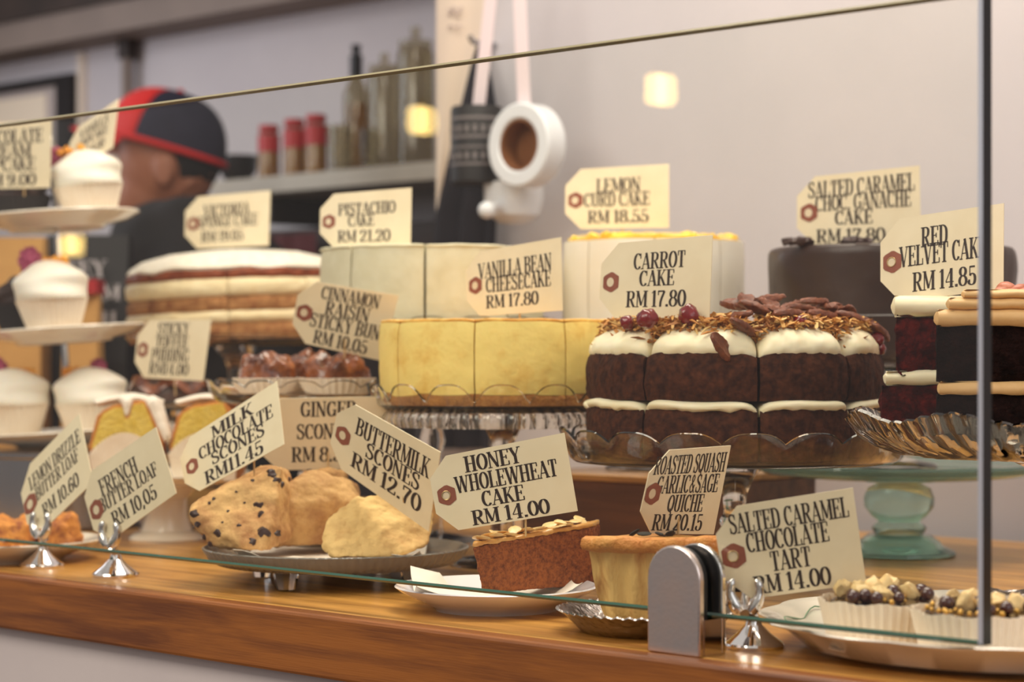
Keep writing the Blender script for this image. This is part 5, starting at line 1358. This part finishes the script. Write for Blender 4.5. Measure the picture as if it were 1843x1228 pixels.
fv = 2.97; r_, l_ = uof(128, fv), uof(-150, fv)
zt1 = zof(128, 131, fv); zb1 = zof(60, 330, fv)
fw_ = uof(99, fv) - uof(128, fv)
mb = MB()
obj('frame_rail', MB().box(-l_, -r_, fv, 2.995, zt1 - 0.022, zt1), 'frame_black', pf, smooth=0)
obj('frame_rail', MB().box(-l_, -r_, fv, 2.995, zb1, zb1 + fw_), 'frame_black', pf, smooth=0)
obj('frame_stile', MB().box(-r_ - fw_, -r_, fv, 2.995, zb1 + fw_, zt1 - 0.022), 'frame_black', pf, smooth=0)
obj('frame_stile', MB().box(-l_, -l_ + fw_, fv, 2.995, zb1 + fw_, zt1 - 0.022), 'frame_black', pf, smooth=0)
obj('mount', MB().box(-l_ + fw_, -r_ - fw_, 2.985, 2.994, zb1 + fw_, zt1 - 0.022), 'mount_grey', pf, smooth=0)
i0 = uof(74, fv)
obj('print', MB().box(-l_ + fw_ + 0.06, -i0, 2.982, 2.9848, zb1 + fw_ + 0.05, zof(74, 168, fv)), 'print_cream', pf, smooth=0)

def jar(name, label, cat, px, v, w, h, parts, group=None):
    th = rthing(name, label, cat, uof(px, v), v, SHZ, group)
    for nm, prof, m in parts(w, h): obj(nm, MB().lathe(prof, 36), m, th, smooth=40)
    return th
def spice(w, h):
    return [('glass', [(0, 0), (w, 0), (w, h * 0.78), (w * 0.8, h * 0.86), (w * 0.78, h * 0.86), (w * 0.96, h * 0.77), (w * 0.96, 0.003), (0, 0.003)], 'jar_glass'),
            ('contents', [(0, 0.004), (w * 0.94, 0.004), (w * 0.94, h * 0.55), (0, h * 0.58)], 'spice'),
            ('lid', [(0, h * 0.865), (w * 0.86, h * 0.865), (w * 0.9, h * 0.90), (w * 0.9, h * 0.99), (w * 0.8, h), (0, h)], 'red_lid'),
            ('label_band', [(w * 1.005, h * 0.5), (w * 1.01, h * 0.5), (w * 1.01, h * 0.82), (w * 1.005, h * 0.82)], 'red_lid')]
def tall(w, h):
    return [('glass', [(0, 0), (w, 0), (w, h * 0.8), (w * 0.86, h * 0.86), (w * 0.84, h * 0.86), (w * 0.96, h * 0.79), (w * 0.96, 0.004), (0, 0.004)], 'jar_glass'),
            ('lid', [(0, h * 0.865), (w * 0.9, h * 0.865), (w * 0.92, h * 0.90), (w * 0.3, h * 0.92), (w * 0.18, h * 0.93), (w * 0.3, h * 0.96), (w * 0.26, h), (0, h)], 'jar_glass')]
def tumbler(w, h):
    return [('glass', [(0, 0), (w * 0.85, 0), (w, h), (w * 0.96, h), (w * 0.81, 0.01), (0, 0.01)], 'jar_glass')]
def bottle(w, h):
    return [('glass', [(0, 0), (w, 0), (w, h * 0.62), (w * 0.4, h * 0.76), (w * 0.36, h * 0.9), (w * 0.3, h * 0.9), (w * 0.3, h * 0.76), (w * 0.94, h * 0.61), (w * 0.94, 0.004), (0, 0.004)], 'jar_glass'),
            ('oil', [(0, 0.005), (w * 0.92, 0.005), (w * 0.92, h * 0.55), (0, h * 0.55)], 'amber_glass'),
            ('cap', [(0, h * 0.76), (w * 0.5, h * 0.76), (w * 0.5, h * 0.92), (w * 0.28, h * 0.93), (w * 0.4, h), (0, h)], 'black_cap')]
for px, lb, hh in ((484, 'leftmost of the red lidded spice jars on the grey shelf', 0.112), (530, 'middle red lidded spice jar on the grey shelf', 0.118), (569, 'rightmost red lidded spice jar, beside the clear tumbler', 0.122)):
    jar('spice_jar', lb, 'jar', px, 2.80, 0.0225, hh, spice, 'red lidded spice jars')
jar('tumbler', 'clear glass tumbler between the spice jars and the bottle', 'glass', 612, 2.80, 0.025, 0.095, tumbler)
jar('bottle', 'amber bottle with a black stopper among the shelf jars', 'bottle', 641, 2.86, 0.026, 0.262, bottle)
jar('glass_jar', 'tall clear glass jar beside the amber bottle', 'jar', 692, 2.85, 0.034, 0.235, tall, 'tall clear glass jars')
jar('glass_jar', 'tallest clear glass jar at the right end of the shelf', 'jar', 748, 2.84, 0.036, 0.275, tall, 'tall clear glass jars')
jar('tumbler', 'small clear tumbler in front of the tall glass jars', 'glass', 664, 2.79, 0.018, 0.08, tumbler)
jar('bowl', 'dark round bowl at the left end of the grey shelf', 'bowl', 428, 2.84, 0.042, 0.062, lambda w, h: [('body', [(0, 0), (w * 0.5, 0), (w * 0.95, h * 0.5), (w, h), (w * 0.95, h), (w * 0.88, h * 0.5), (w * 0.4, 0.005), (0, 0.005)], 'black_cap')])

# ------------------------------------------------------------------ things hanging on the right hand wall
AV = 2.222
def apx(px, py): return PV(px, py, AV)
ap = thing('apron', 'black apron hanging on the wall behind the white and black rolls', 'apron', apx(862, 84))
ao = Vector(ap.location)
rows = [(84, 866, 874), (110, 858, 884), (150, 848, 895), (200, 836, 904), (260, 822, 908), (330, 806, 908), (390, 792, 906), (440, 788, 904), (560, 784, 900), (700, 782, 896), (808, 784, 894)]
g = []
for py, l, r in rows:
    row = []
    for j in range(15):
        t = j / 14
        p = apx(l + (r - l) * t, py) - ao
        d = 0.010 * math.sin(t * 15) * min(1, (py - 80) / 200)
        row.append(p + Vector((-0.6917, -0.7222, 0)) * (0.008 + d))
    g.append(row)
obj('cloth', MB().sheet(g, 0.003), 'cloth_black', ap)
obj('hook', MB().tube([apx(868, 78) - ao + Vector((0.6917, 0.7222, 0)) * 0.027, apx(868, 78) - ao - Vector((0.6917, 0.7222, 0)) * 0.02, apx(868, 68) - ao - Vector((0.6917, 0.7222, 0)) * 0.026], 0.004, 8), 'steel', ap)
bn = thing('hanging_paper', 'cream hanging paper strip with faint marks at the wall corner', 'paper strip', PV(820, 380, 2.238))
bo = Vector(bn.location)
rows = [(-60, 786, 876), (0, 786, 872), (60, 786, 866), (120, 786, 850), (200, 786, 832), (280, 786, 814), (340, 786, 800), (386, 786, 790)]
g = [[PV(l + (r - l) * j / 6, py, 2.24 - 0.004 * math.sin(j)) - bo for j in range(7)] for py, l, r in rows]
obj('strip', MB().sheet(g, 0.0012), 'paper_cream', bn)
mb = MB()
for py in (16, 24, 48): mb.tube([PV(806 + 5 * i, py + 4 * math.sin(i * 2.2), 2.2335) - bo for i in range(6)], 0.0012, 5)
for k, py in enumerate((16, 24, 48)): obj('ink_mark', MB().tube([PV(806 + 5 * i, py + 4 * math.sin(i * 2.2 + k), 2.2335) - bo for i in range(6)], 0.0012, 5), 'faint_print', bn)
nV = Vector((-0.6917, -0.7222, 0)); rV = Vector((0.7222, -0.6917, 0))
# white roll: axis towards the customer side
ROLLV = 2.12
c = PV(948, 262, ROLLV)
wr = thing('ribbon_roll', 'white ribbon roll with brown core hanging on the wall', 'ribbon roll', c)
Mroll = Matrix((( rV.x, nV.x * -1, 0, 0), (rV.y, nV.y * -1, 0, 0), (0, 0, 1, 0), (0, 0, 0, 1)))
Rr = 0.0575
mb = MB()
def ring(mb, r0, r1, d0, d1, n=64, M=None):
    vs = []
    for i in range(n):
        a = 2 * math.pi * i / n
        for r, d in ((r0, d0), (r1, d0), (r1, d1), (r0, d1)): vs.append((r * math.cos(a), d, r * math.sin(a)))
    fs = []
    for i in range(n):
        j = (i + 1) % n
        for k in range(4): fs.append((i * 4 + k, j * 4 + k, j * 4 + (k + 1) % 4, i * 4 + (k + 1) % 4))
    return mb.add(vs, fs, M)
obj('ribbon_body', ring(MB(), Rr * 0.62, Rr, -0.018, 0.018, M=Mroll), 'enamel_white', wr, smooth=30, bevel=0.003)
obj('core', ring(MB(), Rr * 0.56, Rr * 0.618, -0.016, 0.020, M=Mroll), 'core_brown', wr, smooth=30)
mb = MB(); mb.prism([(Rr * 0.56 * math.cos(2 * math.pi * i / 40), Rr * 0.56 * math.sin(2 * math.pi * i / 40)) for i in range(40)], 0.014, 0.0195, M=Mroll)
obj('core_back', mb, 'core_brown', wr, smooth=0)
tp0, tp1 = PV(944, 206, ROLLV) - c, PV(932, -80, ROLLV) - c
def strap(a, b, w, th_):
    d = [(a + (b - a) * (i / 8)) for i in range(9)]
    return MB().sheet([[p - rV * w / 2, p + rV * w / 2] for p in d], th_)
obj('ribbon_end', strap(tp0, tp1, 0.023, 0.0015), 'ribbon', wr, label='pinkish white ribbon running up from the roll')
# black can-like roll beside it
c2 = PV(858, 262, 2.13)
br = thing('printed_canister', 'black printed canister hanging on a pale strap beside the white roll', 'canister', c2)
obj('body', MB().lathe([(0, -0.055), (0.034, -0.055), (0.0365, -0.052), (0.0365, 0.050), (0.034, 0.054), (0, 0.054)], 48), 'black_box', br)
for z, h in ((0.034, 0.004), (0.008, 0.0035), (-0.006, 0.0025), (-0.030, 0.003)): obj('stripe', MB().lathe([(0.0366, z), (0.0372, z), (0.0372, z + h), (0.0366, z + h)], 48), 'label_grey', br)
for txt, z in (('MORNING', 0.016), ('COFFEE', -0.022)):
    mb = MB(); polys, ln = write_line(txt)
    for p in polys:
        q = []
        for x, y in p:
            a = R(-20 + (x / ln - 0.5) * 110); q.append((0.0375 * math.sin(a), -0.0375 * math.cos(a), z + 0.012 * y))
        mb.add(q, [tuple(range(len(q)))])
for z in (0.016, -0.022):                       # two rows of unreadable pale print
    for k in range(7):
        a = R(-75 + 18 * k); 
        obj('print_mark', MB().box(-0.0028, 0.0028, -0.0006, 0.0006, z, z + 0.010, Matrix.Translation((0.0372 * math.sin(a), -0.0372 * math.cos(a), 0)) @ Matrix.Rotation(a, 4, 'Z')), 'label_grey', br, smooth=0)
tp0, tp1 = PV(860, 205, 2.13) - c2, PV(892, -80, 2.13) - c2
obj('strap', strap(tp0, tp1, 0.024, 0.0015), 'ribbon', br, label='pale strap')
# scoop below
c3 = PV(925, 360, 2.17)
sc = thing('scoop', 'pale enamel scoop hanging under the white roll', 'scoop', c3)
obj('bowl', MB().lathe([(0, -0.034), (0.02, -0.033), (0.036, -0.022), (0.042, 0.0), (0.043, 0.024), (0.041, 0.024), (0.039, 0.0), (0.033, -0.02), (0.018, -0.030), (0, -0.031)], 48), 'enamel_white', sc)
hA, hB = PV(906, 378, 2.14) - c3, PV(876, 378, 2.10) - c3
obj('handle', MB().tube([hA, (hA + hB) / 2 + Vector((0, 0, 0.006)), hB], [0.007, 0.006, 0.007], 12), 'enamel_white', sc)
obj('handle_knob', MB().ball(hB, 0.012, 3), 'enamel_white', sc)

# ------------------------------------------------------------------ the person behind the counter
PEY = 3.95
k_ = FPX / PEY
def pp_(px, py, dy=0.0): return P(px, py, PEY) + Vector((0, dy, 0))
hc = pp_(293, 300)
per = thing('person', 'person in a black shirt and red and navy cap, facing left behind the counter', 'person', Vector((hc.x + 0.03, PEY, -0.95)))
o0 = Vector(per.location)
def skin_chain(name, joints, edges, m):
    me = bpy.data.meshes.new(name)
    me.from_pydata([tuple(j[0]) for j in joints], edges, [])
    ob = bpy.data.objects.new(name, me); COL.objects.link(ob)
    md = ob.modifiers.new('skin', 'SKIN')
    for i, j in enumerate(joints):
        r = j[1]; me.skin_vertices[0].data[i].radius = (r, r) if isinstance(r, (int, float)) else r
    me.skin_vertices[0].data[0].use_root = True
    ob.modifiers.new('sub', 'SUBSURF').levels = 2
    dg = bpy.context.evaluated_depsgraph_get(); dg.update()
    new = bpy.data.meshes.new_from_object(ob.evaluated_get(dg)); bpy.data.objects.remove(ob)
    return new
H_ = hc - o0                              # head centre in the person's frame; facing -x
zs = H_.z
hipz = 0.90
def V(x, y, z): return Vector((x, y, z))
shz = zs - 0.135
J = [(V(0.12, 0, hipz), (0.15, 0.12)), (V(0.12, 0, hipz + 0.16), (0.14, 0.11)), (V(0.09, 0, shz - 0.12), (0.17, 0.12)), (V(0.06, 0, shz), (0.10, 0.09)), (V(0.035, 0, shz + 0.06), 0.062), (V(0.02, 0, shz + 0.13), 0.058),
     (V(0.045, -0.18, shz + 0.0), 0.07), (V(0.02, -0.235, shz - 0.27), 0.048), (V(-0.21, -0.17, shz - 0.37), 0.036), (V(-0.29, -0.14, shz - 0.38), 0.026),
     (V(0.065, 0.18, shz - 0.02), 0.064), (V(0.02, 0.235, shz - 0.27), 0.048), (V(-0.21, 0.17, shz - 0.37), 0.036), (V(-0.29, 0.14, shz - 0.38), 0.026),
     (V(0.12, -0.09, hipz - 0.08), 0.095), (V(0.10, -0.10, 0.48), 0.065), (V(0.13, -0.10, 0.09), 0.045), (V(0.02, -0.11, 0.04), 0.035),
     (V(0.12, 0.09, hipz - 0.08), 0.095), (V(0.10, 0.10, 0.48), 0.065), (V(0.13, 0.10, 0.09), 0.045), (V(0.02, 0.11, 0.04), 0.035)]
E = [(0, 1), (1, 2), (2, 3), (3, 4), (4, 5), (3, 6), (6, 7), (7, 8), (8, 9), (3, 10), (10, 11), (11, 12), (12, 13), (0, 14), (14, 15), (15, 16), (16, 17), (0, 18), (18, 19), (19, 20), (20, 21)]
base = skin_chain('body', J, E, None)
bm = bmesh.new(); bm.from_mesh(base)
hd = MB()
M_h = Euler((0, R(4), 0)).to_matrix().to_4x4()
hd.ball(H_ + V(0.006, 0, 0.015), (0.098, 0.077, 0.112), 3)                       # skull
hd.ball(H_ + V(-0.030, 0, -0.052), (0.064, 0.058, 0.072), 3)                     # jaw and cheeks
hd.ball(H_ + V(-0.068, 0, -0.098), (0.024, 0.026, 0.020), 2)                     # chin
hd.ball(H_ + V(-0.100, 0, -0.018), (0.020, 0.015, 0.016), 2)                     # nose tip
hd.ball(H_ + V(-0.090, 0, 0.004), (0.015, 0.011, 0.030), 2)                      # nose bridge
hd.ball(H_ + V(-0.084, 0, 0.032), (0.014, 0.052, 0.011), 2)                      # brow
hd.ball(H_ + V(-0.086, 0, -0.056), (0.014, 0.026, 0.008), 2); hd.ball(H_ + V(-0.083, 0, -0.068), (0.014, 0.024, 0.008), 2)   # lips
for s_ in (-1, 1):
    hd.ball(H_ + V(0.018, 0.080 * s_, -0.008), (0.020, 0.009, 0.034), 2)         # ears
    hd.ball(H_ + V(0.016, 0.082 * s_, -0.034), (0.012, 0.008, 0.012), 2)
    hx = V(-0.29, 0.14 * s_, shz - 0.38)
    hd.ball(hx + V(-0.045, 0, -0.012), (0.048, 0.040, 0.019), 2)                 # palm
    for q, ln_ in enumerate((0.060, 0.070, 0.066, 0.050)):
        b0 = hx + V(-0.085, (-0.030 + 0.02 * q), -0.014)
        hd.tube([b0, b0 + V(-ln_ * 0.5, 0, -0.010), b0 + V(-ln_ * 0.8, 0, -0.034), b0 + V(-ln_ * 0.9, 0, -0.052)], [0.010, 0.0095, 0.009, 0.007], 8)
    b0 = hx + V(-0.03, -0.030 * s_, -0.01)
    hd.tube([b0, b0 + V(-0.03, -0.028 * s_, -0.012), b0 + V(-0.058, -0.03 * s_, -0.026)], [0.012, 0.011, 0.008], 8)
tmp = mesh_of('t', hd, 0)
bm.from_mesh(tmp); bm.to_mesh(base); bm.free()
remesh('body', base, 'skin', per, 0.0065, 4, 0, 1)
for s_ in (-1, 1):
    e_ = obj('eye', MB().ball(H_ + V(-0.080, 0.031 * s_, 0.010), 0.0115, 3), 'eye_white', per)
    obj('iris', MB().ball(H_ + V(-0.0885, 0.032 * s_, 0.009), 0.0052, 2), 'hair', e_)
# clothes
sj = [(J[0][0] + V(0, 0, -0.04), (0.165, 0.135)), (J[1][0], (0.155, 0.125)), (J[2][0], (0.185, 0.135)), (J[3][0] + V(0, 0, -0.01), (0.112, 0.10)), (J[4][0] + V(0, 0, -0.02), 0.072),
      (J[6][0], 0.088), (J[7][0] + V(0.01, 0.0, 0.09), 0.066), (J[10][0], 0.076), (J[11][0] + V(0.01, 0, 0.09), 0.066)]
shirt = skin_chain('shirt', sj, [(0, 1), (1, 2), (2, 3), (3, 4), (3, 5), (5, 6), (3, 7), (7, 8)], None)
bm = bmesh.new(); bm.from_mesh(shirt)
up = MB().ball(V(0.065, 0, shz - 0.075), (0.125, 0.225, 0.125), 3); up.ball(V(-0.005, -0.15, shz - 0.02), (0.10, 0.10, 0.085), 2); up.ball(V(-0.01, 0, shz - 0.13), (0.15, 0.19, 0.15), 3); up.ball(V(0.05, 0.15, shz - 0.03), (0.09, 0.10, 0.08), 2)
t_ = mesh_of('t', up, 0); bm.from_mesh(t_); bm.to_mesh(shirt); bm.free()
remesh('shirt', shirt, 'black_shirt', per, 0.011, 3, 0.006, 9, seed=2)
tj = [(J[0][0] + V(0, 0, 0.03), (0.165, 0.135)), (J[14][0], 0.112), (J[15][0], 0.082), (J[16][0] + V(0, 0, 0.02), 0.066), (J[18][0], 0.112), (J[19][0], 0.082), (J[20][0] + V(0, 0, 0.02), 0.066)]
tr = skin_chain('trousers', tj, [(0, 1), (1, 2), (2, 3), (0, 4), (4, 5), (5, 6)], None)
remesh('trousers', tr, 'trousers', per, 0.012, 3, 0.004, 9, seed=3)
for s_ in (-1, 1):
    sho = organic('shoe', [V(x, 0.105 * s_ + y, z) for x, z in ((0.17, 0), (-0.09, 0), (0.17, 0.09), (0.06, 0.10), (-0.08, 0.045)) for y in (-0.045, 0.045)], 'rubber', per, 0.008, 4, 0, 1)
hair = MB(); hair.ball(H_ + V(0.020, 0, 0.028), (0.094, 0.081, 0.098), 3)
hair.v = [(x, y, z) for x, y, z in hair.v]
bm = bmesh.new(); bm.from_mesh(mesh_of('hair', hair, 0))
bmesh.ops.bisect_plane(bm, geom=bm.verts[:] + bm.edges[:] + bm.faces[:], plane_co=H_ + V(0.03, 0, 0), plane_no=Vector((-1, 0, 0.35)), clear_outer=True)
hm = bpy.data.meshes.new('hair'); bm.to_mesh(hm); bm.free(); hm.polygons.foreach_set('use_smooth', [True] * len(hm.polygons))
obj('hair', hm, 'hair', per)
# cap: crown, red front panel, brim; worn high at the front and low at the back
capM = Matrix.Translation(H_ + V(0.004, 0, 0.040)) @ Euler((0, R(16), 0)).to_matrix().to_4x4()
cap = thing('cap', 'x', 'x'); [cap.__delitem__(k) for k in ('label', 'category')]
cap.parent = per; cap['label'] = 'navy cap with red front and red brim'
def capsule(a0, a1, m, name, grow=1.0):
    vs, fs = [], []; n, k = 24, 14
    for i in range(n + 1):
        a = R(a0 + (a1 - a0) * i / n)
        for j in range(k + 1):
            t = j / k * math.pi / 2
            r = math.cos(t) ** 0.72
            vs.append((0.112 * grow * r * math.cos(a), 0.092 * grow * r * math.sin(a), -0.008 + 0.106 * grow * math.sin(t)))
    for i in range(n):
        for j in range(k): fs.append((i * (k + 1) + j, (i + 1) * (k + 1) + j, (i + 1) * (k + 1) + j + 1, i * (k + 1) + j + 1))
    o = obj(name, MB().add(vs, fs, capM), m, cap, smooth=60)
    s = o.modifiers.new('solid', 'SOLIDIFY'); s.thickness = 0.004; s.offset = 1
    return o
capsule(-118, 118, 'cap_navy', 'crown'); capsule(112, 248, 'cap_red', 'front_panel', 1.004)
g = []
for i in range(17):
    t = -1 + 2 * i / 16
    a = math.pi + t * 1.05
    row = []
    for j in range(7):
        f = j / 6
        x0, y0 = 0.113 * math.cos(a), 0.092 * math.sin(a)
        row.append(capM @ V(x0 - 0.062 * f * (1 - 0.55 * t * t), y0 * (1 + 0.05 * f), -0.006 - 0.012 * f * f - 0.03 * abs(t) ** 2.2 * f))
    g.append(row)
obj('brim', MB().sheet(g, 0.004), 'cap_red', cap)
ring_ = []
for i in range(49):
    a = 2 * math.pi * i / 48; ring_.append(capM @ V(0.1165 * math.cos(a), 0.0965 * math.sin(a), -0.006))
obj('band', MB().tube(ring_, 0.006, 8, caps=False), 'cap_red', cap)
obj('button', MB().ball(capM @ V(0, 0, 0.103), (0.008, 0.008, 0.005), 2), 'cap_red', cap)

# ------------------------------------------------------------------ hanging lamps on the customer side (seen mirrored in the glass)
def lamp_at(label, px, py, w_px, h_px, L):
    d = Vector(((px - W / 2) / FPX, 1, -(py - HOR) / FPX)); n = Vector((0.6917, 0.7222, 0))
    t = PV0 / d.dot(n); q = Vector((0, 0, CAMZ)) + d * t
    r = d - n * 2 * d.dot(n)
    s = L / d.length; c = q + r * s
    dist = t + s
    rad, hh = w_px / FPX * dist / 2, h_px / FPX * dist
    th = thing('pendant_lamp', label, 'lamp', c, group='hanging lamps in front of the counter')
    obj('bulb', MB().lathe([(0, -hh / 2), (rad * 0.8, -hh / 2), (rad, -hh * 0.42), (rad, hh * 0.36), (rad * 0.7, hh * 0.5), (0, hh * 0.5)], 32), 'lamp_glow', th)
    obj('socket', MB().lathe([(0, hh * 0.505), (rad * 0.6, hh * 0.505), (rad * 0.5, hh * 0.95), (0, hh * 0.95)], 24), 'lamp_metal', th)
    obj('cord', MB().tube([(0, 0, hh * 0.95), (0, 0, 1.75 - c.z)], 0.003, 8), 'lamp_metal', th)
lamp_at('hanging lamp mirrored in the glass above the lemon curd cake', 1181, 160, 40, 54, 2.2)
lamp_at('hanging lamp mirrored in the glass over the tall shelf jars', 751, 216, 38, 48, 2.6)
lamp_at('hanging lamp mirrored in the glass below the top cupcake tier', 121, 441, 28, 36, 3.0)
